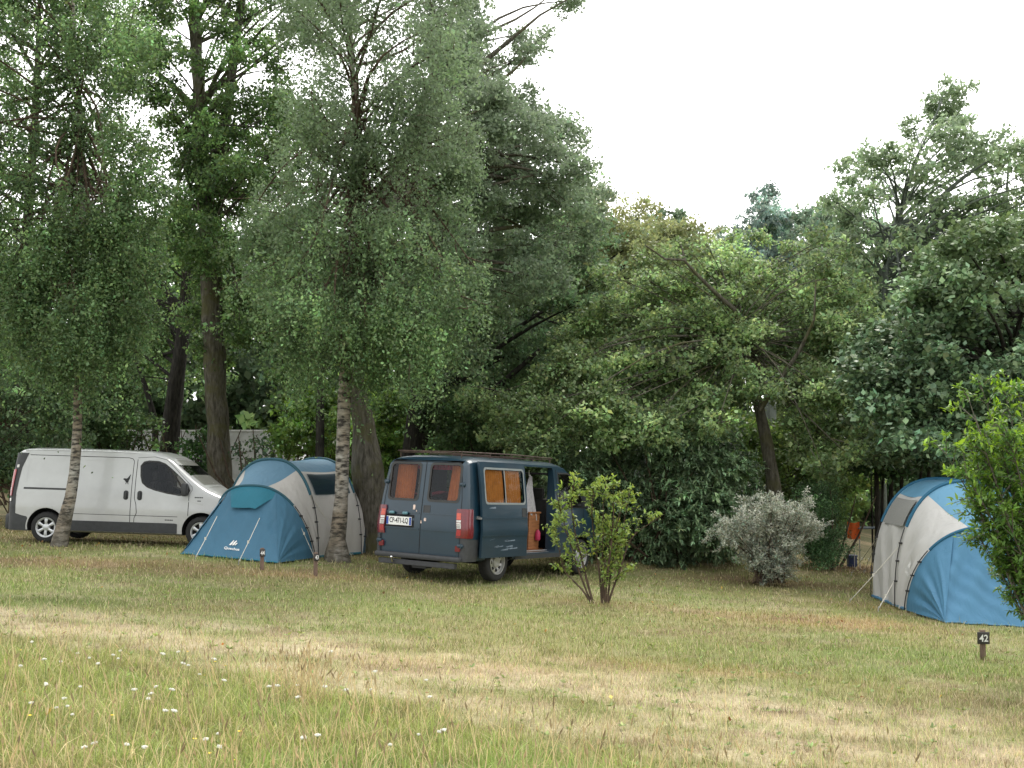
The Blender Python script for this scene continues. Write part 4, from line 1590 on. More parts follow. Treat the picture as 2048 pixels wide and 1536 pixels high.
# --- dark trunk left of it
cl = fill_poly(R, [(210, 440), (420, 480), (480, 600), (450, 760), (330, 800), (220, 760), (180, 600)], 30, 52, 35.2, 1.6, .75)
tree('dark_trunked_tree', 'dark leaning trunk behind the white van cab, left of the mossy forked tree', 'tree',
     [(330, 990, 33, .56), (338, 900, 33, .54), (346, 830, 33, .50), (352, 760, 33, .46), (366, 670, 33, .40), (372, 560, 33.2, .3), (385, 440, 33.4, .2)],
     cl, 26000, .11, GO, LEAF_BROAD, BARK_DARK, first=.45, fork=[[(312, 960, 33.5, .2), (310, 840, 33.5, .18), (290, 770, 33.5, .14), (270, 720, 33.5, .10), (262, 650, 33.5, .05)]])
# --- thin dark trunk between
cl = fill_poly(R, [(540, 430), (680, 470), (700, 640), (660, 760), (560, 760), (500, 640)], 22, 50, 31.5, 1.5, .75)
tree('dark_trunked_tree', 'thin straight dark trunk between the teal tent and the centre birch', 'tree',
     [(640, 1000, 27.4, .22), (640, 900, 27.4, .21), (640, 800, 27.4, .195), (644, 720, 27.8, .18), (650, 560, 29, .13), (655, 440, 30, .07)],
     cl, 20000, .10, GO, LEAF_BROAD, BARK_DARK, first=.55)
# --- mossy leaning trunk right behind the centre birch, with the wide crown
cl = []
for poly, n in (([(820, -140), (960, -140), (940, -10), (965, 90), (980, 200), (860, 160)], 22), ([(1030, 60), (1095, 70), (1090, 120), (1030, 140)], 4), ([(1110, -40), (1160, -40), (1150, 20), (1110, 30)], 2),
                ([(900, 200), (1040, 190), (1130, 225), (1140, 280), (1080, 360), (950, 430)], 24), ([(1150, 330), (1190, 340), (1200, 370), (1150, 370)], 3), ([(930, 400), (1130, 350), (1220, 420), (1180, 520), (990, 640), (900, 560)], 26), ([(830, 560), (1000, 600), (960, 720), (840, 760)], 10)):
    cl += fill_poly(R, poly, n, 46 if n > 5 else 34, 26.5, 2.2, .75)
tree('oak_tree', 'thick mossy trunk bending left just behind the centre birch', 'tree',
     [(738, 1060, 25, .78), (736, 980, 25, .72), (734, 900, 25, .62), (724, 840, 25, .50), (712, 770, 25, .42), (704, 690, 25, .36), (712, 600, 25.3, .32), (760, 420, 25.8, .26), (830, 240, 26.2, .2), (900, 60, 26.5, .14), (930, -140, 26.8, .08)],
     cl, 85000, .088, (.115, .170, .090), LEAF_BROAD, BARK_OAK, first=.4, limb_r=.05, wob=.35, tipcolor=((.20, .25, .175), 3.5, 9),  # paler crown top paints glare and haze into the leaf colour
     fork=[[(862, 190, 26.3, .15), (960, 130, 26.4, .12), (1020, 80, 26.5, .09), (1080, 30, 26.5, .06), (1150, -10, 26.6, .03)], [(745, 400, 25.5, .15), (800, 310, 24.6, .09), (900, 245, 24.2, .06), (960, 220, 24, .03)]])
# --- centre birch
cl = []
for poly, n in (([(540, -150), (880, -150), (940, -20), (900, 140), (700, 180), (590, 80)], 30), ([(620, 160), (900, 160), (960, 330), (900, 440), (640, 420), (540, 380)], 34), ([(500, 420), (900, 420), (980, 560), (900, 680), (760, 690), (620, 600), (500, 560)], 40),
                ([(540, 560), (680, 600), (700, 720), (570, 760)], 9), ([(720, 640), (900, 640), (850, 740), (740, 760)], 9)):
    cl += fill_poly(R, poly, n, 56, 21.6, 1.9, .8)
cl += fill_poly(R, [(630, 540), (780, 540), (770, 690), (640, 690)], 8, 44, 20.9, .4, .8)
tree('birch_tree', 'white-barked birch between the teal tent and the blue camper van', 'tree',
     [(674, 1124, 22, .44), (676, 1085, 22, .34), (682, 1000, 22, .27), (686, 900, 22, .255), (688, 800, 22, .25), (694, 700, 22, .25), (702, 600, 22, .22), (710, 420, 22, .18), (712, 240, 22, .14), (700, 60, 22, .10), (690, -160, 22, .05)],
     cl, 130000, .062, GB, LEAF_BIRCH, BARK_BIRCH, per=42, hang=.24, droop=.6, limb_r=.028, first=.42, wob=.2, tipcolor=((.165, .215, .14), 3.5, 8.5))  # upper leaves paled in colour to stand for haze
# --- dark heavy trunk with a low limb to the right
cl = fill_poly(R, [(880, 430), (1180, 430), (1230, 600), (1120, 740), (930, 830), (830, 760), (850, 600)], 46, 52, 30.5, 2, .7)
tree('dark_trunked_tree', 'dark heavy trunk behind the camper van roof with a low limb rising right', 'tree',
     [(822, 1010, 30, .6), (826, 900, 30, .58), (836, 840, 30, .54), (842, 760, 30, .46), (870, 640, 30, .36), (900, 500, 30.3, .25), (930, 380, 30.6, .12)],
     cl, 38000, .10, GD, LEAF_BROAD, BARK_DARK, first=.3, limb_r=.05,
     fork=[[(842, 880, 30, .40), (880, 848, 29.8, .34), (930, 808, 29.5, .28), (1000, 770, 29.2, .18), (1080, 700, 29, .1)], [(895, 950, 32, .16), (894, 880, 32, .15), (890, 780, 32, .12), (880, 700, 32, .08)]])
# --- yellowish tree, thin dark stem
cl = fill_poly(R, [(1090, 470), (1180, 390), (1290, 420), (1390, 460), (1400, 560), (1300, 640), (1150, 680), (1080, 600)], 34, 50, 33, 2, .75)
tree('yellowing_tree', 'thin dark stem carrying a crown with yellowing top, right of the camper van', 'tree',
     [(1138, 1010, 33, .26), (1136, 900, 33, .24), (1138, 760, 33, .22), (1142, 620, 33, .18), (1170, 500, 33, .14), (1210, 400, 33, .06)],
     cl, 36000, .10, (.140, .190, .090), LEAF_BROAD, BARK_DARK, first=.5, tipcolor=((.255, .265, .13), 6.2, 9.0))
# --- spreading hazel in the middle right, leaning trunk
cl = []
for poly, n in (([(1130, 650), (1300, 570), (1480, 530), (1690, 560), (1760, 680), (1730, 790), (1500, 790), (1300, 800), (1120, 790)], 78), ([(950, 800), (1130, 740), (1240, 800), (1220, 880), (1040, 900)], 18), ([(1580, 790), (1740, 780), (1730, 930), (1640, 970), (1590, 900)], 12), ([(1180, 820), (1450, 800), (1440, 860), (1250, 870)], 8)):
    for (c, rx, rz) in fill_poly(R, poly, n, 52, 25.0, .9, .6):
        k = (23.6 + (900 - (768 - F * ((c - CAM) @ UP) / ((c - CAM) @ FW))) / 340 * 3.6) / 25.0 if True else 1
        cl.append((CAM + (c - CAM) * k, rx * k, rz * k))
cl += fill_poly(R, [(1180, 560), (1420, 470), (1660, 480), (1700, 560), (1400, 600)], 22, 34, 26, 1.5, .6)
tree('hazel_tree', 'broad spreading tree with a leaning trunk behind the silvery shrub', 'tree',
     [(1552, 1080, 25.4, .34), (1550, 980, 25.4, .32), (1543, 930, 25.4, .30), (1532, 880, 25.5, .28), (1522, 830, 25.6, .25), (1500, 740, 25.7, .2), (1470, 620, 25.8, .12)],
     cl, 100000, .088, GH, LEAF_BROAD, BARK_OAK, flat=.55, droop=.15, first=.82, limb_r=.012, aspect=.7,
     fork=[[(1470, 620, 25, .10), (1430, 585, 24.7, .09), (1390, 545, 24.4, .075), (1368, 520, 24.3, .06), (1330, 518, 24.2, .05), (1290, 490, 24.1, .03)], [(1370, 522, 24.3, .06), (1362, 490, 24.3, .03)],
           [(1520, 820, 25, .12), (1600, 700, 24.5, .08), (1628, 640, 24, .05), (1632, 560, 23.9, .03), (1655, 558, 23.9, .02)]])
# --- tall open tree, upper right
cl = []
for poly, n in (([(1690, 330), (1800, 270), (1880, 200), (1920, 260), (2010, 280), (2120, 330), (2140, 480), (1950, 480), (1760, 460), (1680, 430)], 46), ([(1850, 190), (1915, 185), (1930, 260), (1870, 260)], 5), ([(1660, 390), (1720, 430), (1740, 500), (1680, 500)], 5),
                ([(1640, 470), (2130, 470), (2130, 640), (1800, 660), (1620, 620)], 44)):
    cl += fill_poly(R, poly, n, 40, 29, 2, .62)
tree('open_crowned_tree', 'tall airy tree whose thin top shows white sky, upper right', 'tree',
     [(1760, 1010, 29, .3), (1758, 820, 29, .27), (1756, 680, 29, .24), (1766, 560, 29, .18), (1800, 420, 29, .12), (1840, 300, 29, .06), (1885, 200, 29, .03)],
     cl, 40000, .112, (.165, .225, .13), LEAF_BROAD, BARK_FAR, flat=.5, first=.5, limb_r=.03, tipcolor=((.21, .275, .175), 6, 10),
     fork=[[(1756, 690, 29, .16), (1775, 600, 29, .12), (1850, 500, 29, .08), (1960, 400, 29, .04)], [(1766, 560, 29, .1), (1740, 480, 29, .07), (1700, 380, 29, .03)], [(1960, 900, 30, .2), (1980, 600, 30, .14), (2010, 420, 30, .08), (2020, 300, 30, .03)]])
# --- dark large-leaved lime at the right edge
cl = []
for poly, n in (([(1830, 570), (1900, 490), (2000, 440), (2200, 400), (2240, 760), (2000, 780), (1830, 700)], 46), ([(1740, 660), (1900, 640), (1960, 800), (1900, 930), (1770, 900), (1740, 780)], 26), ([(1900, 750), (2200, 760), (2200, 960), (1960, 940)], 18)):
    cl += fill_poly(R, poly, n, 55, 22.5, 1.6, .55)
tree('lime_tree', 'dark dense tree with large leaves behind the bright blue tent', 'tree',
     [(2010, 1130, 23, .4), (2010, 1000, 23, .38), (2010, 800, 23, .3), (2040, 600, 23, .2), (2080, 460, 23, .1)],
     cl, 52000, .108, (.105, .16, .09), LEAF_GLOSSY, BARK_DARK, flat=.65, droop=.25, aspect=.8, first=.3, limb_r=.04, var=.3, twig_r=.2,
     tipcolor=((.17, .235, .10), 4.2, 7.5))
for i, (px, tx, d, Y) in enumerate(((1738, 1718, .10, 24), (1752, 1752, .12, 24.3), (1772, 1790, .09, 24.6), (1800, 1800, .10, 24), (1826, 1850, .08, 24.5), (1850, 1862, .11, 25), (1880, 1905, .1, 24.6), (1716, 1690, .08, 25))):
    pass
cl = fill_poly(R, [(1690, 800), (1900, 800), (1900, 920), (1760, 930), (1700, 920)], 16, 48, 27.6, .8, .6)
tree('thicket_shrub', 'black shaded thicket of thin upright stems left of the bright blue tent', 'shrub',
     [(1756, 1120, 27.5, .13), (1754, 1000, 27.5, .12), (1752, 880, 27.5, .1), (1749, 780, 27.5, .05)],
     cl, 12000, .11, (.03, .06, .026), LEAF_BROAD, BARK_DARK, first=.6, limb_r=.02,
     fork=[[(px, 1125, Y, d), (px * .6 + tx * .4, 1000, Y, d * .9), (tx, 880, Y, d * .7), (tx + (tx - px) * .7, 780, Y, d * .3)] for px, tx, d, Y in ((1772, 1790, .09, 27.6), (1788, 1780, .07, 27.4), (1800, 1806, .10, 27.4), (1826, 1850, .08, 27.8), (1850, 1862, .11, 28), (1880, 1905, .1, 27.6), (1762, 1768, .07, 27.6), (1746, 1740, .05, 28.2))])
# --- distant trees with haze-paled leaves
def far_tree(label, cat, poly, n, rpx, Y, nl, size, col, trunk, nm='distant_tree', **kw):
    return tree(nm, label, cat, trunk, fill_poly(R, poly, n, rpx, Y, 2.5, .7), nl, size, col, LEAF_FAR, BARK_FAR, 'hazy trees far behind', first=.3, **kw)
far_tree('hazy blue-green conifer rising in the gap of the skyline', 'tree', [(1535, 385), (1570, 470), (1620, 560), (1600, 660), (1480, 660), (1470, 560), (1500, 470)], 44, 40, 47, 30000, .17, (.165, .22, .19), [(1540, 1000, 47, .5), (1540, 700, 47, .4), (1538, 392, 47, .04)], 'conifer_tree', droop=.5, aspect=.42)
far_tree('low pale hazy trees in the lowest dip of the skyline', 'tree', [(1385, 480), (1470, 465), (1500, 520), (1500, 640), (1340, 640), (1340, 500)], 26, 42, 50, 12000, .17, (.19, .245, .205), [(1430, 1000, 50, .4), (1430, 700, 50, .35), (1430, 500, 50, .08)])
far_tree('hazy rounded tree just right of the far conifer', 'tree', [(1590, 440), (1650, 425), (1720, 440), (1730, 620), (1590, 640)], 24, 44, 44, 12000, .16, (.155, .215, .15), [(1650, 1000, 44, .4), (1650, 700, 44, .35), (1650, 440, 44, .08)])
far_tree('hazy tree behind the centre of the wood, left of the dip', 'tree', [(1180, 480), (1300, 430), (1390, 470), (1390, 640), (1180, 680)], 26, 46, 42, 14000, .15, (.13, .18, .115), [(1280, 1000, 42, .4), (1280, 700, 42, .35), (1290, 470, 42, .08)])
# --- shrubs and undergrowth along the back
def bush(nm, label, poly, n, rpx, Y, nl, size, col, mat, foot, cat='shrub', nst=5, **kw):
    cl = fill_poly(R, poly, n, rpx, Y, kw.pop('dY', .9), kw.pop('fz', .75))
    fx, fy = foot
    fk = [[(fx + k * 8, fy, Y, .07), (fx + k * 26, fy - 60, Y, .05), (fx + k * 40 + 7, fy - 140, Y, .02)] for k in range(-nst // 2, nst // 2 + 1) if k]
    return tree(nm, label, cat, [(fx, fy, Y, .08), (fx + 3, fy - 60, Y, .06), (fx - 4, fy - 150, Y, .025)], cl, nl, size, col, mat, BARK_TWIG, fork=fk, first=.1, limb_r=.015, **kw)
bush('understorey_shrub', 'dark hedge-like shrub behind the rear half of the white van', [(-180, 660), (160, 680), (180, 860), (120, 960), (-180, 960)], 46, 56, 29, 34000, .10, GD, LEAF_BROAD, (20, 1010))
bush('understorey_shrub', 'dark shrub filling in behind the middle of the white van', [(150, 700), (260, 740), (250, 880), (220, 930), (140, 900)], 20, 46, 31, 11000, .10, (.075, .125, .055), LEAF_BROAD, (230, 1000))
bush('leafy_sapling', 'light green leafy sapling between the teal tent and the pale caravan', [(575, 800), (640, 760), (690, 800), (690, 890), (620, 900), (560, 880)], 16, 30, 28.5, 6500, .12, (.12, .20, .055), LEAF_YOUNG, (625, 1010), flat=.4)
bush('leafy_sapling', 'thin sapling above the white van roof, left of the dark leaning trunk', [(255, 840), (320, 850), (320, 905), (250, 900)], 8, 22, 31.5, 600, .11, (.09, .15, .06), LEAF_BROAD, (285, 1000), flat=.3)
bush('leafy_sapling', 'dark sapling between the white van cab and the mossy forked tree', [(360, 880), (420, 850), (420, 960), (370, 960)], 9, 24, 31, 1700, .11, (.04, .085, .03), LEAF_BROAD, (395, 1000), flat=.3)
bush('leafy_sapling', 'small sapling right of the mossy forked trunk, over the teal tent', [(470, 890), (540, 880), (560, 930), (480, 940)], 6, 18, 28, 450, .09, (.05, .085, .045), LEAF_BROAD, (510, 1010))
bush('understorey_shrub', 'green shrub behind the camper van, between two dark trunks', [(750, 780), (830, 800), (820, 920), (750, 930)], 14, 42, 33, 9000, .12, (.10, .165, .05), LEAF_BROAD, (790, 1000))
bush('understorey_shrub', 'shady shrub above the camper van roof, under the low limb', [(870, 800), (1130, 790), (1160, 960), (880, 960)], 30, 48, 29, 24000, .105, (.08, .13, .055), LEAF_BROAD, (1010, 1010))
bush('understorey_shrub', 'mid green shrub at the back, either side of the leaning trunk', [(1400, 840), (1700, 820), (1720, 1000), (1640, 1060), (1440, 960)], 30, 50, 29, 20000, .11, (.11, .17, .06), LEAF_BROAD, (1580, 1080))
# --- rhododendron: whorls of long glossy leaves
def whorl_shrub(nm, label, poly, n, rpx, Y, nw, per, size, aspect, col, mat, foot):
    rng = np.random.default_rng(77)
    cl = fill_poly(rng, poly, n, rpx, Y, .8, .8)
    b = at(foot[0], foot[1], Y); b[2] = float(g(b[0], b[1]))
    root = empty(nm, b, label, 'shrub')
    mb = MB()
    for (c, rx, rz) in cl:
        limb(mb, np.array((rng.normal() * .3, rng.normal() * .2, -.05)), c - b, .03, .01, -.05, 6, 6)
    mb.obj('stems', BARK_TWIG, root, smooth=80)
    P, T, D = crown_points(rng, cl, nw, .02, 0, 1, .3)
    P = np.repeat(P, per, 0); D = np.repeat(unit(D + np.array((0, -.35, .8))), per, 0); T = np.repeat(T, per)
    m = len(P)
    a = np.tile(np.arange(per) * 2 * math.pi / per, m // per) + rng.normal(size=m) * .25
    e1 = unit(np.cross(D, np.array((.3, .2, 1.0)))); e2 = np.cross(D, e1)
    d = unit(e1 * np.cos(a)[:, None] + e2 * np.sin(a)[:, None] + D * rng.uniform(.0, .7, size=(m, 1)))
    V, Q, k = leaf_quads(rng, P, size, aspect, .05, .8, True, dirs=d * 4)
    col_ = leaf_colors(rng, m, col, .25, .06) * T[:, None]
    link_mesh('foliage', np_mesh('foliage', V - b, Q, np.repeat(col_, k, 0), [mat]), root)


whorl_shrub('rhododendron', 'large dark rhododendron behind the small green shrub, whorled glossy leaves', [(1130, 930), (1180, 880), (1300, 850), (1440, 870), (1500, 950), (1480, 1050), (1440, 1106), (1300, 1112), (1160, 1108), (1120, 1040)], 80, 50, 24.8, 9500, 9, .112, .30, (.15, .225, .12), LEAF_GLOSSY, (1310, 1108))


def stem_shrub(nm, label, px, py, Y, stems, twig_len, nleaf, size, aspect, col, mat, bark, rng, stem_r=.022, droop=0, lean=1.0, leaf_from=.35, fold=True, flat=.2, twigs=7, tip=None, up=.5, var=.22, sd=.02, cat='shrub'):
    """many stems from one foot; leaves strung along side twigs. stems: list of pixel polylines at depth Y"""
    b = gh(px, py) if Y is None else at(px, py, Y)
    b[2] = float(g(b[0], b[1]))
    root = empty(nm, b, label, cat)
    mb = MB()
    P, D, H = [], [], []
    for st in stems:
        pts = []
        for (x, y, dy) in st: pts.append(at(x, y, b[1] + dy) - b)
        pts = np.array(pts)
        # resample
        seg = np.linalg.norm(np.diff(pts, axis=0), axis=1); cum = np.concatenate([[0], np.cumsum(seg)])
        tt = np.linspace(0, cum[-1], 14)
        q = np.stack([np.interp(tt, cum, pts[:, i]) for i in range(3)], 1)
        q[1:-1] += rng.normal(size=q[1:-1].shape) * .012
        for it in range(2): q[1:-1] = q[1:-1] * .5 + (q[:-2] + q[2:]) * .25
        r = stem_r * rng.uniform(.75, 1.15)
        mb.tube(q, [r * (1 - .82 * i / 13) for i in range(14)], 7, wob=.3)
        for k in range(twigs):
            t = rng.uniform(leaf_from, 1)
            i = min(12, int(t * 13)); s0 = q[i] * (1 - (t * 13 - i)) + q[i + 1] * (t * 13 - i)
            dirv = unit((q[min(13, i + 1)] - q[i] + 1e-6)[None])[0]
            v = unit((rng.normal(size=3) * np.array((1, 1, .5)) + dirv * up + np.array((0, 0, up)))[None])[0]
            L = twig_len * rng.uniform(.5, 1.25)
            e = s0 + v * L + np.array((0, 0, -droop * L))
            m = s0 + v * L * .55 + np.array((0, 0, .06 * L))
            mb.tube([s0, m, e], [r * .33, r * .24, .002], 5, caps=False)
            nn = max(3, int(nleaf / (len(stems) * twigs)))
            u = rng.uniform(.08, 1.03, nn)
            pp = np.where(u[:, None] < .55, s0 + (m - s0) * (u[:, None] / .55), m + (e - m) * ((u[:, None] - .55) / .45))
            P.append(pp + rng.normal(size=(nn, 3)) * sd); D.append(np.repeat(v[None], nn, 0)); H.append(u)
    mb.obj('stems', bark, root, smooth=80)
    P = np.concatenate(P); D = np.concatenate(D); H = np.concatenate(H)
    V, Q, k = leaf_quads(rng, P, size, aspect, droop * .6, flat, fold, dirs=unit(D * .6 + rng.normal(size=P.shape) * .7) * 1.2)
    c = leaf_colors(rng, len(P), col, var, .07)
    if tip is not None:
        w = np.clip((H - .45) / .5, 0, 1)[:, None] * rng.uniform(.3, 1, size=(len(P), 1)) * np.clip((P[:, 2:3] - tip[1]) / (tip[2] - tip[1]), .1, 1)
        c = c * (1 - w) + np.array(tip[0]) * np.exp(rng.normal(size=(len(P), 1)) * .15) * w
    link_mesh('foliage', np_mesh('foliage', V, Q, np.repeat(c, k, 0), [mat]), root)
    return root


rs = np.random.default_rng(21)
# small upright green shrub right of the camper van
st = []
for (x0, pts) in ((1183, [(1160, 1150), (1138, 1080), (1118, 1010), (1112, 985)]), (1186, [(1168, 1140), (1150, 1060), (1142, 1000), (1150, 960)]), (1190, [(1176, 1130), (1166, 1050), (1172, 1000), (1170, 975)]),
                  (1204, [(1200, 1130), (1186, 1070), (1180, 1000), (1196, 960)]), (1206, [(1204, 1120), (1206, 1050), (1208, 990), (1214, 955)]), (1210, [(1216, 1130), (1226, 1060), (1228, 1000), (1226, 970)]),
                  (1214, [(1224, 1120), (1240, 1080), (1254, 1020), (1258, 990)]), (1216, [(1236, 1150), (1250, 1110), (1262, 1070), (1300, 1045), (1325, 1030)]), (1214, [(1230, 1140), (1240, 1060), (1280, 1010), (1290, 990)]), (1181, [(1165, 1175), (1130, 1150), (1112, 1080), (1104, 1050)]),
                  (1208, [(1212, 1100), (1238, 1040), (1244, 1000), (1240, 975)]), (1200, [(1190, 1100), (1160, 1040), (1130, 1030), (1110, 1080)])):
    if pts[0][0] in (1176, 1230, 1190): continue
    st.append([(x0, 1206, 0)] + [(x, y, rs.uniform(-.35, .35) * (i + 1) / 3) for i, (x, y) in enumerate(pts)])
stem_shrub('upright_shrub', 'small bright green shrub on bare mossy stems in front of the camper van', 1203, 1204, None, st, .27, 3100, .062, .5, (.17, .24, .065), LEAF_YOUNG, BARK_TWIG, rs, stem_r=.019, twigs=16, tip=((.29, .40, .10), .5, 1.6), leaf_from=.16, up=.5)
# silvery shrub
st = []
for k in range(44):
    a = rs.uniform(-1.35, 1.35); 
    ex = 1538 + 104 * math.sin(a) * rs.uniform(.75, 1.08); ey = 1075 - 88 * math.cos(a) * rs.uniform(.75, 1.15) + 10
    st.append([(1538 + rs.uniform(-34, 34), 1166, rs.uniform(-.3, .3)), (1538 + (ex - 1538) * .35, 1166 + (ey - 1166) * .5, rs.uniform(-.3, .3)), (ex, ey, rs.uniform(-.95, .95))])
stem_shrub('silvery_shrub', 'rounded silver-grey shrub standing alone on the dry grass', 1540, 1167, 22.3, st, .36, 46000, .050, .34, (.29, .32, .25), leaf_mat('silver_leaf', .15, .7, .2), BARK_TWIG, rs, stem_r=.013, twigs=12, tip=((.58, .58, .50), .3, 1.4), leaf_from=.06, fold=False, up=.25, flat=0, sd=.025)
# dark green bush behind it
bush('broom_bush', 'soft dark green bush between the silvery shrub and the bright blue tent', [(1612, 985), (1655, 975), (1672, 1030), (1668, 1115), (1630, 1125), (1600, 1070)], 26, 30, 26.5, 20000, .062, (.075, .14, .065), LEAF_BROAD, (1665, 1132), aspect=.34, dY=.5)
# bright leafy shrub at the right edge, nearest the camera
st = []
foot = (2105, 1357)
for (e, m, dy) in (((1935, 790), (2010, 1010), .0), ((1960, 762), (2040, 1000), .2), ((2005, 770), (2060, 1000), .3), ((1890, 905), (1990, 1060), -.1), ((1925, 860), (2010, 1060), .1), ((1950, 830), (2030, 1050), -.2), ((2035, 780), (2080, 1000), .1), ((2080, 800), (2100, 1050), 0),
                  ((1985, 830), (2050, 1060), .4), ((2130, 780), (2120, 1000), .2), ((2180, 820), (2140, 1040), .3), ((1930, 950), (2020, 1080), -.3), ((1950, 1010), (2020, 1110), -.1), ((1990, 960), (2050, 1090), .2), ((1960, 1080), (2010, 1130), .1), ((2020, 880), (2070, 1040), -.3), ((2060, 900), (2090, 1080), -.4),
                  ((2010, 1030), (2060, 1120), -.4), ((2220, 900), (2150, 1080), .2), ((2240, 1000), (2150, 1100), 0), ((2150, 900), (2120, 1080), -.4), ((2040, 1000), (2080, 1100), .5), ((1995, 910), (2060, 1060), .5), ((2045, 835), (2085, 1040), .5)):
    st.append([(foot[0] + rs.uniform(-10, 10), foot[1], 0), (m[0], m[1] + 30, dy * .4), ((m[0] + e[0]) / 2, (m[1] + e[1]) / 2 + 6, dy * .8), (e[0], e[1], dy)])
stem_shrub('leafy_shrub', 'tall fresh green shrub leaning in from the right edge, nearest of all', foot[0], foot[1], 12.6, st, .34, 20000, .064, .38, (.085, .165, .04), LEAF_YOUNG, BARK_GREY, rs, stem_r=.020, twigs=26, tip=((.27, .43, .065), 1.1, 2.5), leaf_from=.36, flat=.5, droop=.25, up=.7, sd=.015)
# ================================================================== far wood, caravan, camp things
def far_woods():
    rng = np.random.default_rng(3)
    cl = []
    for poly, n in (([(-700, 560), (0, 500), (300, 540), (520, 520), (640, 560), (640, 1010), (-700, 1010)], 110), ([(560, 500), (900, 480), (1300, 500), (1300, 1010), (560, 1010)], 80), ([(1250, 540), (1450, 530), (1700, 520), (1900, 480), (2700, 420), (2700, 1040), (1250, 1040)], 130)):
        cl += fill_poly(rng, poly, n, 80, 56, 4, .8)
    P, T, D = crown_points(rng, cl, 150000, .35, 0, 40, .4)
    V, Q, k = leaf_quads(rng, P, .40, .7, .2)
    c = leaf_colors(rng, len(P), (.09, .14, .07), .3) * T[:, None]
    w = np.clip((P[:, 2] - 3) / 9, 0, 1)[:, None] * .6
    c = c * (1 - w) + np.array((.16, .21, .15)) * w  # upper woods blended paler, aerial haze put into the leaf colour
    cl2 = []
    for x0 in range(-700, 2800, 70):
        for yy in (1000, 930, 860, 790, 720, 650, 590):
            cl2.append((at(x0 + rng.uniform(-30, 30), yy + rng.uniform(-30, 30), 64 + rng.uniform(-3, 3)), 3.0, 2.2))
    P2, T2, D2 = crown_points(rng, cl2, 42000, .5, 0, 20, .4)
    V2, Q2, k2 = leaf_quads(rng, P2, .75, .75, .2)
    c2 = leaf_colors(rng, len(P2), (.085, .135, .07), .3) * T2[:, None]
    # sunlight in low openings, painted as lighter leaf colours
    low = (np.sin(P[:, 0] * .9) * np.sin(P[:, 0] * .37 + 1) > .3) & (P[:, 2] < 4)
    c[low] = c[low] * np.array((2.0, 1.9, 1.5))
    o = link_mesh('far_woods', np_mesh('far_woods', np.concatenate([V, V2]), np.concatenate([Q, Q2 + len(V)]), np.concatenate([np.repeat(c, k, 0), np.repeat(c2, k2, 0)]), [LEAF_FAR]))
    tag(o, 'dark mass of woodland closing the view behind the trees', None, None, 'stuff')


def caravan():
    Y = 35.0
    a = at(255, 900, Y); b = at(575, 900, Y)
    L = b[0] - a[0]
    z0 = float(g(b[0], Y)) - .1
    top = at(500, 862, Y)[2]
    H = top - z0
    root = empty('caravan', ((a[0] + b[0]) / 2, Y + 1.1, z0), 'long pale grey caravan with white roof edge, shaded behind the trunks', 'caravan')
    shell = simple('pale_grey_caravan_panel', (.60, .60, .61), .55, .34, 1.8)  # strong mottling paints leaf shadows into the panel colour
    white = simple('white_roof_edge', (.80, .80, .80), .5, .05)
    prof = [(-L / 2, .45), (-L / 2 - .05, 1.6), (-L / 2 + .12, H - .12), (-L / 2 + .3, H), (L / 2 - .15, H), (L / 2 + .05, H - .10), (L / 2 + .25, H - .55), (L / 2 + .55, 1.5), (L / 2 + .5, .7), (L / 2 + .3, .45)]
    mb = MB(); mb.prism(prof, lambda u, v, d: (u, d, v), -1.1, 1.1)
    o = mb.obj('body', shell, root)
    md = o.modifiers.new('round', 'BEVEL'); md.width = .06; md.segments = 3
    mb = MB(); mb.box((-.1, -1.1, H + .012), (L - .2, .06, .05)); mb.box((-.1, 0, H + .02), (L - .3, 2.1, .03)); mb.obj('roof', white, root)
    mb = MB(); mb.box((L / 2 + .02, -1.06, H - .18), (.10, .10, .16), bev=.02); mb.obj('marker_lamp', M_RED, root)
    win = simple('dark_caravan_window', (.03, .035, .04), .15, .2, coat=.5)
    for x in (-L * .3, L * .05, L * .33):
        mb = MB(); mb.box((x, -1.105, H * .62), (.95, .03, .55), bev=.012); mb.obj('window', win, root)
    mb = MB(); mb.box((0, -1.105, .95), (L, .02, .05)); mb.obj('side_stripe', simple('grey_stripe', (.2, .2, .22), .5, .1), root)
    for x in (-.25, .5):
        w = wheel(root, x, -.98, .33, .33, -1, 'cap', M_SILVER)


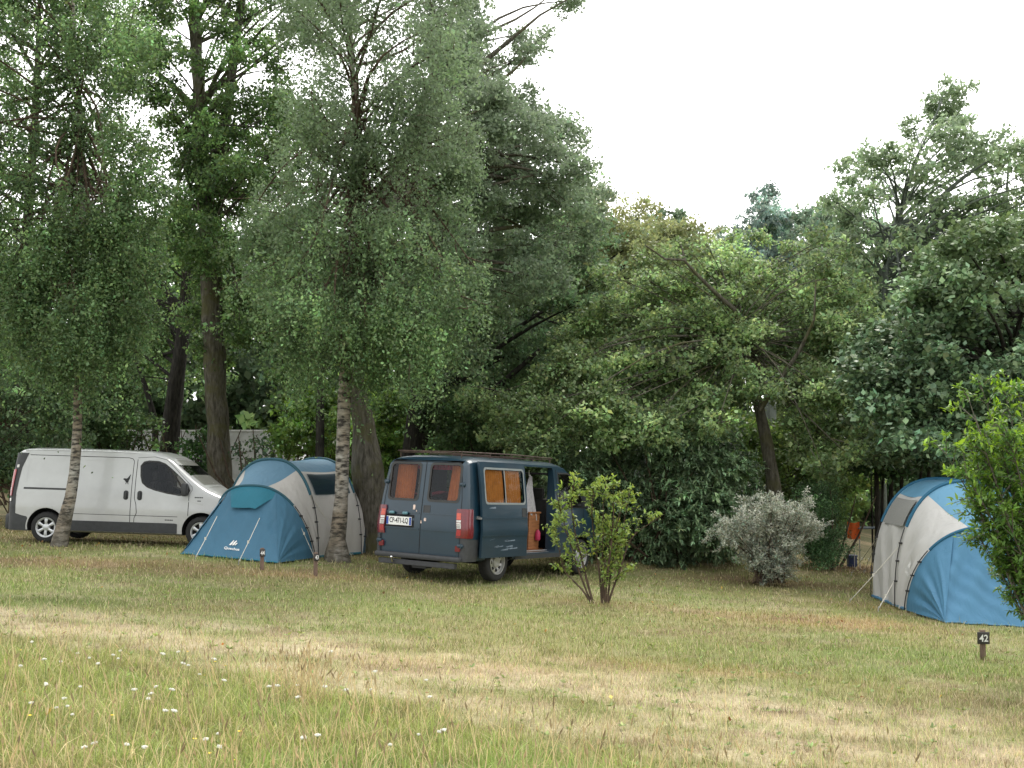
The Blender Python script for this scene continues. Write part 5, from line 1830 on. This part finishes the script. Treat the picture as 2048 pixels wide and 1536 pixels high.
def camp_things():
    # folding table seen at the left edge of the bright tent, an orange cloth over it, a blue box under
    p = gh(1722, 1138)
    Yt = p[1]
    s = scale_at(Yt)
    tz = at(1722, 1056, Yt)[2] - p[2]
    root = empty('camping_table', p, 'low folding camping table beside the bright blue tent', 'table')
    top = simple('grey_blue_table_top', (.10, .13, .17), .5, .1)
    mb = MB(); mb.box((.28, .1, tz), (.75, .5, .03), bev=.008); mb.obj('table_top', top, root)
    for x in (-.06, .62):
        for y in (-.12, .32):
            mb = MB(); mb.tube([(x, y, 0), (x, y, tz - .015)], .012); mb.obj('leg', M_STEEL, root)
    orange = simple('orange_plastic_cloth', (.70, .12, .015), .6, .15, 8)
    q = at(1706, 1046, Yt - .05)
    mb = MB()
    mb.grid(lambda u, v: (u * .29, .03 * math.sin(u * 9 + v * 2), -v * .40 - .03 * math.sin(u * 3)), np.linspace(0, 1, 12), np.linspace(0, 1, 10))
    o = mb.obj('hanging_cloth', orange, None, smooth=60, loc=(q[0] - .16, q[1] - .09, q[2] + .04))
    tag(o, 'orange cloth hanging at the end of the camping table', 'cloth')
    blue = simple('dark_blue_plastic', (.018, .035, .12), .45, .15)
    q = gh(1704, 1134)
    mb = MB(); mb.box((0, 0, .14), (.20, .26, .27), bev=.025); mb.box((0, 0, .285), (.22, .28, .03), bev=.01)
    bx = empty('storage_box', q, 'dark blue plastic box on the ground under the orange cloth', 'box')
    mb.obj('tub', blue, bx, smooth=30)
    mb = MB(); mb.tube([(-.10, -.145, .2), (-.03, -.165, .24), (.03, -.165, .24), (.10, -.145, .2)], .008, 6); mb.obj('handle', M_BLACKPL, bx)


far_woods()
caravan()
camp_things()


# ================================================================== GROUND
def pix_poly(pts):
    return np.array([gh(*p)[:2] for p in pts])


def poly_dist(x, y, pl):
    d = np.full(np.shape(x), 1e9)
    for a, b in zip(pl, pl[1:]):
        ab = b - a
        t = np.clip(((x - a[0]) * ab[0] + (y - a[1]) * ab[1]) / (ab @ ab), 0, 1)
        d = np.minimum(d, np.hypot(x - a[0] - t * ab[0], y - a[1] - t * ab[1]))
    return d


TRACKS = [(pix_poly([(-100, 1236), (200, 1262), (500, 1290), (760, 1312), (1000, 1345), (1300, 1390), (1600, 1440), (1850, 1475), (2200, 1530)]), .70, .9),
          (pix_poly([(-100, 1222), (250, 1230), (600, 1262), (1000, 1300), (1250, 1340), (1600, 1410), (2200, 1440)]), .4, .35),
          (pix_poly([(560, 1345), (800, 1385), (1100, 1440), (1500, 1495), (2048, 1545), (2400, 1575)]), .65, .75)]
MEADOW = pix_poly([(-400, 1268), (0, 1282), (250, 1300), (520, 1322), (700, 1372), (900, 1425), (1100, 1478), (1350, 1530), (1700, 1590), (2600, 1700)])
C_LAWN = np.array((.290, .280, .125)); C_GREEN = np.array((.225, .270, .095)); C_STRAW = np.array((.56, .475, .315)); C_RUST = np.array((.40, .275, .145)); C_LITTER = np.array((.22, .145, .085)); C_MEAD = np.array((.275, .345, .125))
# px, py, rx, ry (metres), colour, strength
BLOBS = [(1640, 1240, 1.5, .8, C_RUST, .75), (1800, 1215, .9, .8, C_RUST, .5), (1400, 1335, 1.1, .4, C_RUST, .6), (1880, 1310, 1.3, .55, C_GREEN, .95), (1980, 1345, 1.0, .5, C_GREEN, .8), (1600, 1330, 1.2, .4, C_GREEN, .55), (1450, 1290, 1.6, .5, C_GREEN, .45),
         (120, 1200, .9, .3, C_GREEN * .75, .8), (330, 1188, 1.4, .35, C_GREEN, .6), (640, 1200, 2.0, .7, C_GREEN, .5), (900, 1215, 1.6, .6, C_GREEN, .35), (1120, 1230, 1.3, .6, C_GREEN, .4), (60, 1120, 2.5, .6, C_RUST, .45), (250, 1130, 2.2, .7, C_LITTER, .5), (640, 1150, 1.2, .5, C_RUST, .6), (1040, 1360, 1.2, .5, C_STRAW, .5),
         (1330, 1107, 3.0, 1.0, C_LITTER, .85), (1560, 1165, 1.6, .6, C_LITTER, .7), (1690, 1135, 1.6, 1.3, C_LITTER, .85), (1560, 1420, .25, .08, C_LITTER * .5, .9), (1850, 1485, .5, .06, C_LITTER * .6, .6), (1300, 1405, .5, .05, C_LITTER * .8, .6), (1190, 1205, .6, .35, C_RUST * .8, .4), (1500, 1215, 1.0, .4, C_STRAW, .3), (300, 1085, 4, 1.2, C_LITTER, .45), (900, 1330, 1.0, .35, C_RUST, .3)]
BLOBS = [(gh(b[0], b[1])[:2],) + b[2:] for b in BLOBS]


def meadow_mask(x, y):
    ly = np.interp(x, MEADOW[:, 0], MEADOW[:, 1])
    w = fbm(x * 1.3, y * 1.3, 40) - .5
    return np.clip((ly - y + w * 1.1) / .7, 0, 1)


def ground_col(x, y):
    x = np.asarray(x, float); y = np.asarray(y, float)
    n1 = fbm(x * .45, y * .7, 1); n2 = fbm(x * 1.6, y * 2.6, 9); n3 = fbm(x * 6, y * 9, 21)
    t = np.clip((n1 - .40) * 3.2 + (n2 - .5) * 1.3, 0, 1)[..., None]
    c = C_LAWN * (1 - t) + C_GREEN * t
    dry = np.clip((n2 - .52) * 2.6 + (n1 - .5), 0, .6)[..., None]
    c = c * (1 - dry) + C_STRAW * .8 * dry
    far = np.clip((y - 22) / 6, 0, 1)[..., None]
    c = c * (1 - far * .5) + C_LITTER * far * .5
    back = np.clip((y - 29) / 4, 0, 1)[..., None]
    c = c * (1 - back * .85) + np.array((.085, .085, .045)) * back * .85  # litter tone plus tree shade painted into the far ground colour
    for pl, hw_, st in TRACKS:
        d = poly_dist(x, y, pl)
        m = np.clip(1.25 - d / hw_ + (n2 - .5) * 2.6 + (n1 - .5) * 1.6 + (n3 - .5) * 1.0, 0, 1)[..., None] * st
        c = c * (1 - m) + C_STRAW * m
    for (p, rx, ry, col, st) in BLOBS:
        q = ((x - p[0]) / rx) ** 2 + ((y - p[1]) / ry) ** 2
        m = np.clip((np.exp(-q * .8) * (1 + (n2 - .5) * 1.6 + (n3 - .5) * .9)) * 1.25, 0, 1)[..., None] * st
        c = c * (1 - m) + col * m
    m = meadow_mask(x, y)[..., None]
    mg = np.clip((fbm(x * .8, y * 1.1, 55) - .36) * 3.4, 0, 1)[..., None]
    mc = C_MEAD * mg + np.array((.34, .345, .15)) * (1 - mg)
    c = c * (1 - m * .8) + mc * m * .8
    n4 = fbm(x * 19, y * 24, 33, 3)
    bare = np.clip((fbm(x * 1.1 + 7, y * 2.3, 101) * .6 + n3 * .4 - .585) * 9, 0, .55)[..., None]
    c = c * (1 - bare) + np.array((.26, .19, .12)) * bare
    return .86 * c * (.78 + .26 * n3[..., None] + .36 * n4[..., None])


def ground():
    m, nt, out = node_mat('dry_grassland_soil')
    L = nt.links.new
    a = N(nt, 'ShaderNodeAttribute', _attribute_name='Col')
    tc = N(nt, 'ShaderNodeTexCoord')
    n1 = N(nt, 'ShaderNodeTexNoise', Scale=22, Detail=8, Roughness=.75)
    L(tc.outputs['Object'], n1.inputs['Vector'])
    rp = N(nt, 'ShaderNodeMapRange')
    rp.inputs['From Min'].default_value = .3; rp.inputs['From Max'].default_value = .7
    rp.inputs['To Min'].default_value = .55; rp.inputs['To Max'].default_value = 1.25
    L(n1.outputs['Fac'], rp.inputs['Value'])
    mx = N(nt, 'ShaderNodeVectorMath', _operation='SCALE')
    L(a.outputs['Color'], mx.inputs[0]); L(rp.outputs['Result'], mx.inputs['Scale'])
    p = N(nt, 'ShaderNodeBsdfPrincipled', Roughness=.95)
    p.inputs['Specular IOR Level'].default_value = .1
    L(mx.outputs[0], p.inputs['Base Color'])
    b = N(nt, 'ShaderNodeBump', Strength=.6, Distance=.04)
    L(n1.outputs['Fac'], b.inputs['Height']); L(b.outputs['Normal'], p.inputs['Normal'])
    L(p.outputs['BSDF'], out.inputs['Surface'])
    xs = np.concatenate([[-900, -500, -250, -120, -70, -45, -30, -22], np.arange(-17, 17.01, .12), [22, 30, 45, 70, 120, 250, 500, 900]])
    ys = np.concatenate([[-200, -60, -20, -5, 2], np.arange(5, 34, .12), [36, 40, 45, 55, 75, 110, 180, 320, 600, 1100]])
    X, Y = np.meshgrid(xs, ys, indexing='ij')
    Z = g(X, Y) + (fbm(X * .9, Y * .9, 4) - .5) * .05 * np.clip((30 - Y) / 10, 0, 1) * np.clip((Y - 2) / 3, 0, 1) - .02
    Z = Z - np.clip((Y - 60) / 100, 0, 6) * 1.0
    V = np.stack([X, Y, Z], -1).reshape(-1, 3)
    ny = len(ys)
    i, j = np.meshgrid(np.arange(len(xs) - 1), np.arange(ny - 1), indexing='ij')
    a0 = (i * ny + j).ravel()
    Q = np.stack([a0, a0 + ny, a0 + ny + 1, a0 + 1], 1)
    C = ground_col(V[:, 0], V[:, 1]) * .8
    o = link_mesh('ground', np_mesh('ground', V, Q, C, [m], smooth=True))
    tag(o, 'dry campsite grass field with straw coloured track', None, None, 'structure')


def blades(rng, x, y, hgt, wid, col, lean, segs=1):
    n = len(x)
    z = g(x, y) - .015
    a = rng.uniform(0, 2 * math.pi, n)
    s = np.stack([np.cos(a), np.sin(a), np.zeros(n)], 1) * wid[:, None] * .5
    la = rng.uniform(0, 2 * math.pi, n)
    ld = np.stack([np.cos(la), np.sin(la), np.zeros(n)], 1) * (hgt * lean * np.abs(rng.normal(size=n)))[:, None]
    b = np.stack([x, y, z], 1)
    up_ = np.array((0, 0, 1.0))
    if segs == 1:
        V = np.stack([b - s, b + s, b + ld + up_ * hgt[:, None]], 1).reshape(-1, 3)
        Q = np.arange(n)[:, None] * 3 + np.array([[0, 1, 2]])
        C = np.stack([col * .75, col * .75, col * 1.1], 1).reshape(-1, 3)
    else:
        m = b + ld * .35 + up_ * (hgt * .58)[:, None]
        V = np.stack([b - s, b + s, m + s * .75, m - s * .75, b + ld * 1.1 + up_ * (hgt * (1 - .12 * lean))[:, None]], 1).reshape(-1, 3)
        q = np.arange(n)[:, None] * 5
        Q = np.concatenate([q + np.array([[0, 1, 2]]), q + np.array([[0, 2, 3]]), q + np.array([[3, 2, 4]])], 0)
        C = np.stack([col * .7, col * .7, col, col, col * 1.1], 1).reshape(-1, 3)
    return V, Q, C


def view_points(rng, n, y0, y1, pw=1.6):
    """ground points in the field ahead, thinning out with distance"""
    u = rng.uniform(size=n)
    y = (y0 ** (1 - pw) * (1 - u) + y1 ** (1 - pw) * u) ** (1 / (1 - pw))
    x = rng.uniform(-1, 1, n) * (y * .57 + .6)
    return x, y


def grass():
    GRASS = leaf_mat('grass_blade', .30, .6, .25)
    rng = np.random.default_rng(8)
    # short dry lawn
    x, y = view_points(rng, 470000, 6.0, 32, 1.35)
    keep = rng.uniform(size=len(x)) < .25 + .75 * np.clip(fbm(x * 3, y * 4, 31) * 1.9 - .45, 0, 1)
    x, y = x[keep], y[keep]
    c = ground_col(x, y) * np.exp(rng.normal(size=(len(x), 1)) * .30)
    pale = rng.uniform(size=(len(x), 1)) < .16
    c = np.where(pale, np.array((.62, .53, .35)), c)
    gsh = rng.uniform(size=(len(x), 1)) < .22
    c = np.where(gsh, c * np.array((.72, 1.02, .62)), c)
    wd = .0045 * np.clip(y / 8, 1, 3.2) * rng.uniform(.7, 1.5, len(x))
    hg = np.clip(rng.gamma(3, .011, len(x)), .012, .11) * (1 + .45 * (fbm(x * 2, y * 2, 61) - .5)) * (1 + 2.2 * np.clip(fbm(x * 7, y * 7, 91, 2) - .60, 0, 1))
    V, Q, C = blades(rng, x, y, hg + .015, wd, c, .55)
    # flat rosettes of broad weed leaves among the blades
    wx, wy = view_points(rng, 900, 6.2, 24, 1.2)
    per = 8
    bx = np.repeat(wx, per); by = np.repeat(wy, per)
    a = rng.uniform(0, 2 * math.pi, len(bx))
    dd = np.stack([np.cos(a), np.sin(a), rng.uniform(.1, .7, len(bx))], 1)
    Pw = np.stack([bx, by, g(bx, by) + .012], 1)
    Vw, Qw, kw = leaf_quads(rng, Pw, .048, .42, 0, .7, False, dirs=dd * 3)
    Qw = np.concatenate([Qw[:, [0, 1, 2]], Qw[:, [0, 2, 3]]], 0)
    cw = leaf_colors(rng, len(Pw), (.19, .235, .085), .3)
    Q = np.concatenate([Q, Qw + len(V)]); V = np.concatenate([V, Vw]); C = np.concatenate([C, np.repeat(cw, kw, 0)])
    o = link_mesh('lawn_grass', np_mesh('lawn_grass', V, Q, C, [GRASS]))
    tag(o, 'short dry summer grass with greener tufts over the field', None, None, 'stuff')
    # taller green and straw meadow, near left
    x, y = view_points(rng, 285000, 5.8, 13.5, 1.2)
    mk = meadow_mask(x, y)
    keep = rng.uniform(size=len(x)) < mk * (.35 + .65 * fbm(x * 2.2, y * 2.2, 71)) + .012
    x, y = x[keep], y[keep]
    mk = meadow_mask(x, y)
    c = ground_col(x, y) * np.exp(rng.normal(size=(len(x), 1)) * .25)
    straw = rng.uniform(size=(len(x), 1)) < .17
    c = np.where(straw, np.array((.56, .47, .28)) * np.exp(rng.normal(size=(len(x), 1)) * .2), c * np.array((.93, 1.04, .86)))
    hg = rng.gamma(5, .022, len(x)) * (.45 + .55 * mk) * (.3 + .7 * fbm(x * .9, y * .9, 81) + 1.1 * np.clip(fbm(x * 3.3, y * 3.3, 82, 3) - .42, 0, 1) * 1.6)
    wd = rng.uniform(.003, .0078, len(x))
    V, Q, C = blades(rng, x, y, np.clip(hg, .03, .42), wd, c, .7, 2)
    vs, qs, cs = [V], [Q], [C]
    base = len(V)
    # flowering stalks with seed heads
    n = 900
    x, y = view_points(rng, n * 3, 5.8, 13, 1.1)
    k = rng.uniform(size=len(x)) < meadow_mask(x, y) * .6 + .02
    x, y = x[k], y[k]
    # a dense straw tuft in the middle
    tp = gh(600, 1405)
    x = np.concatenate([x, tp[0] + rng.normal(size=90) * .16]); y = np.concatenate([y, tp[1] + rng.normal(size=90) * .14])
    for xi, yi in zip(x, y):
        h_ = rng.uniform(.20, .46); ln = rng.normal(size=2) * .10
        col = np.array((.50, .41, .23)) * rng.uniform(.6, 1.25)
        b = np.array((xi, yi, float(g(xi, yi)) - .01)); t = b + np.array((ln[0], ln[1], h_))
        w = .0026
        V = [b + (-w, 0, 0), b + (w, 0, 0), t + (w * .7, 0, 0), t + (-w * .7, 0, 0)]
        d = (t - b) / h_
        hl = rng.uniform(.03, .075); hw_ = rng.uniform(.004, .008)
        V += [t - d * hl * .3, t + d * hl * .3 + (hw_, 0, 0), t + d * hl, t + d * hl * .3 - (hw_, 0, 0), t + d * hl * .3 + (0, hw_, 0), t + d * hl * .3 - (0, hw_, 0)]
        vs.append(np.array(V)); qs.append(np.array([[0, 1, 2], [0, 2, 3], [4, 5, 6], [4, 6, 7], [4, 8, 6], [4, 6, 9]]) + base)
        hc = np.array((.42, .34, .20)) * rng.uniform(.5, 1.4)
        cs.append(np.array([col] * 4 + [hc] * 6)); base += 10
    o = link_mesh('meadow_grass', np_mesh('meadow_grass', np.concatenate(vs), np.concatenate(qs), np.concatenate(cs), [GRASS]))
    tag(o, 'taller green and straw meadow grass with seed heads, lower left', None, None, 'stuff')


def flowers():
    stemm = simple('green_flower_stem', (.12, .16, .05), .7, .2)
    white = simple('white_yarrow_flower', (.66, .65, .58), .8, .12, 60)
    yellow = simple('yellow_flower', (.75, .52, .03), .7, .1, 60)
    rng = np.random.default_rng(19)
    def yarrow(h_):
        mb = MB()
        mb.tube([(0, 0, -.02), (.008, .004, h_ * .6), (0, 0, h_)], .0028, 5, 0)
        for k in range(15):
            a = k * 2.4; r = .034 * math.sqrt(k / 15)
            hz = random.uniform(-.004, .008) - r * .25
            rr = random.uniform(.0065, .0105)
            mb.tube([(r * math.cos(a) * .5, r * math.sin(a) * .5, h_ - .016), (r * math.cos(a), r * math.sin(a), h_ + hz), (r * math.cos(a) * 1.05, r * math.sin(a) * 1.05, h_ + .009 + hz)], [.002, rr, rr * .6], 6, 1)
        return mb.obj('yarrow_flower', [stemm, white])
    def hawkbit(h_):
        mb = MB()
        mb.tube([(0, 0, -.02), (-.006, .004, h_ * .6), (0, 0, h_)], .0022, 5, 0)
        for k in range(12):
            a = 2 * math.pi * k / 12
            c, s_ = math.cos(a), math.sin(a)
            mb.add([(0, 0, h_), (.014 * c - .004 * s_, .014 * s_ + .004 * c, h_ + .006), (.019 * c, .019 * s_, h_ + .007), (.014 * c + .004 * s_, .014 * s_ - .004 * c, h_ + .006)], [(0, 1, 2, 3)], 1)
        return mb.obj('yellow_wildflower', [stemm, yellow])
    W = [(38, 1330), (68, 1276), (150, 1302), (205, 1322), (220, 1307), (232, 1312), (92, 1320), (118, 1322), (86, 1366), (90, 1370), (150, 1374), (128, 1402), (140, 1415), (62, 1412), (115, 1418), (145, 1434), (178, 1308), (240, 1296), (310, 1306), (300, 1398), (308, 1394), (328, 1372), (326, 1386), (265, 1387), (355, 1327), (372, 1328), (395, 1346), (362, 1300), (415, 1318), (440, 1364), (540, 1378), (548, 1376), (594, 1370), (602, 1402), (650, 1374), (692, 1381), (745, 1379), (660, 1299), (655, 1292), (752, 1342), (862, 1398), (848, 1356), (872, 1468), (888, 1472), (832, 1470), (435, 1474), (418, 1488), (440, 1496), (638, 1486), (608, 1489), (782, 1501), (172, 1512), (284, 1510), (192, 1503), (320, 1430), (335, 1432), (245, 1500)]
    a = yarrow(.26)
    first = True
    for (px, py) in W:
        p = gh(px, py + 40)
        o = a if first else a.copy()
        if not first: COL.objects.link(o)
        first = False
        o.location = (p[0], p[1], float(g(p[0], p[1])))
        sc = rng.uniform(.34, .66)
        o.scale = (sc, sc, .45 + .4 * sc)
        o.rotation_euler = (rng.normal() * .14, rng.normal() * .14, rng.uniform(0, 6))
        tag(o, 'small flat white yarrow flower on a thin stem in the meadow grass', 'flower', 'white yarrow in the meadow grass')
    Yl = [(40, 1292), (222, 1442), (430, 1318), (408, 1345), (463, 1526), (476, 1473), (418, 1510), (53, 1443), (452, 1327), (385, 1490)]
    a = hawkbit(.20)
    first = True
    for (px, py) in Yl:
        p = gh(px, py + 30)
        o = a if first else a.copy()
        if not first: COL.objects.link(o)
        first = False
        o.location = (p[0], p[1], float(g(p[0], p[1])))
        sc = rng.uniform(.6, .9); o.scale = (sc, sc, sc * .8)
        o.rotation_euler = (rng.normal() * .1, rng.normal() * .1, rng.uniform(0, 6))
        tag(o, 'tiny yellow flower on a thin stem in the meadow grass', 'flower', 'yellow flowers in the meadow grass')


def fallen_leaves():
    rng = np.random.default_rng(14)
    x, y = view_points(rng, 5200, 8, 31, 1.05)
    w = np.clip((y - 15) / 10, .05, 1) * np.clip(fbm(x * .8, y * .8, 15) * 2 - .55, .03, 1)
    k = rng.uniform(size=len(x)) < w
    x, y = x[k], y[k]
    P = np.stack([x, y, g(x, y) + rng.uniform(.01, .035, len(x))], 1)
    V, Q, kk = leaf_quads(rng, P, .055, .6, .0, .75)
    pal = np.array([(.30, .16, .06), (.20, .11, .05), (.42, .30, .09), (.14, .08, .04), (.48, .40, .22)])
    c = pal[rng.integers(0, 5, len(x))] * np.exp(rng.normal(size=(len(x), 1)) * .25)
    o = link_mesh('fallen_leaves', np_mesh('fallen_leaves', V, Q, np.repeat(c, kk, 0), [LEAF_FAR]))
    tag(o, 'scattered brown fallen leaves on the grass under the trees', None, None, 'stuff')


ground()
grass()
fallen_leaves()
flowers()
# ================================================================== SKY, SUN, CAMERA
SUN_EL, SUN_AZ = 56, 20          # degrees above the horizon; degrees right of straight ahead
w = bpy.data.worlds.new('World')
S.world = w
w.use_nodes = True
nt = w.node_tree
nt.nodes.clear()
out = nt.nodes.new('ShaderNodeOutputWorld')
bg = nt.nodes.new('ShaderNodeBackground')
bg.inputs['Strength'].default_value = .15
sky = nt.nodes.new('ShaderNodeTexSky')
sky.sky_type = 'NISHITA'
sky.sun_disc = False
sky.sun_elevation = math.radians(SUN_EL)
sky.sun_rotation = math.radians(SUN_AZ)
sky.dust_density = 4
# bright white overcast veil over the clear sky, slightly uneven
tc = nt.nodes.new('ShaderNodeTexCoord')
nz = nt.nodes.new('ShaderNodeTexNoise'); nz.inputs['Scale'].default_value = 1.6; nz.inputs['Detail'].default_value = 5
nt.links.new(tc.outputs['Generated'], nz.inputs['Vector'])
cr = nt.nodes.new('ShaderNodeValToRGB')
cr.color_ramp.elements[0].color = (9.2, 9.5, 9.8, 1)
cr.color_ramp.elements[1].color = (20.5, 20.4, 20, 1)
# brighter towards the veiled sun
sd = (math.sin(math.radians(SUN_AZ)) * math.cos(math.radians(SUN_EL)), math.cos(math.radians(SUN_AZ)) * math.cos(math.radians(SUN_EL)), math.sin(math.radians(SUN_EL)))
dp = nt.nodes.new('ShaderNodeVectorMath'); dp.operation = 'DOT_PRODUCT'
dp.inputs[1].default_value = sd
nt.links.new(tc.outputs['Generated'], dp.inputs[0])
ad = nt.nodes.new('ShaderNodeMath'); ad.operation = 'MULTIPLY_ADD'
ad.inputs[1].default_value = .5; ad.inputs[2].default_value = .3
nt.links.new(dp.outputs['Value'], ad.inputs[0])
a2 = nt.nodes.new('ShaderNodeMath'); a2.operation = 'MULTIPLY_ADD'
a2.inputs[1].default_value = .35
nt.links.new(nz.outputs['Fac'], a2.inputs[0]); nt.links.new(ad.outputs[0], a2.inputs[2])
nt.links.new(a2.outputs[0], cr.inputs['Fac'])
mx = nt.nodes.new('ShaderNodeMix'); mx.data_type = 'RGBA'
mx.inputs['Factor'].default_value = .88
nt.links.new(sky.outputs['Color'], mx.inputs[6])
nt.links.new(cr.outputs['Color'], mx.inputs[7])
nt.links.new(mx.outputs[2], bg.inputs['Color'])
nt.links.new(bg.outputs['Background'], out.inputs['Surface'])

sun = bpy.data.lights.new('sun', 'SUN')
sun.energy = 2.5
sun.angle = math.radians(12)
sun.color = (1, .95, .86)
so = bpy.data.objects.new('sun', sun)
COL.objects.link(so)
d = Vector((math.sin(math.radians(SUN_AZ)) * math.cos(math.radians(SUN_EL)), math.cos(math.radians(SUN_AZ)) * math.cos(math.radians(SUN_EL)), math.sin(math.radians(SUN_EL))))
so.rotation_euler = (-d).to_track_quat('-Z', 'Y').to_euler()

cam = bpy.data.cameras.new('camera')
cam.sensor_width = 36
cam.lens = 36 * F / 2048
cam.clip_end = 3000
cam.clip_start = .1
co = bpy.data.objects.new('camera', cam)
COL.objects.link(co)
co.location = CAM
co.rotation_euler = (math.pi / 2 + TH, 0, 0)
S.camera = co

S.view_settings.view_transform = 'Standard'
S.view_settings.look = 'None'
S.view_settings.exposure = 0
S.view_settings.gamma = 1
S.cycles.max_bounces = 7
S.cycles.diffuse_bounces = 5
S.cycles.glossy_bounces = 2
S.cycles.transmission_bounces = 3
S.cycles.transparent_max_bounces = 8
S.cycles.caustics_reflective = False
S.cycles.caustics_refractive = False
S.cycles.use_denoising = True
S.cycles.denoiser = 'OPENIMAGEDENOISE'
S.cycles.denoising_input_passes = 'RGB_ALBEDO_NORMAL'
S.cycles.denoising_prefilter = 'ACCURATE'
S.cycles.sample_clamp_indirect = 4
S.cycles.use_adaptive_sampling = True
S.cycles.adaptive_threshold = .012
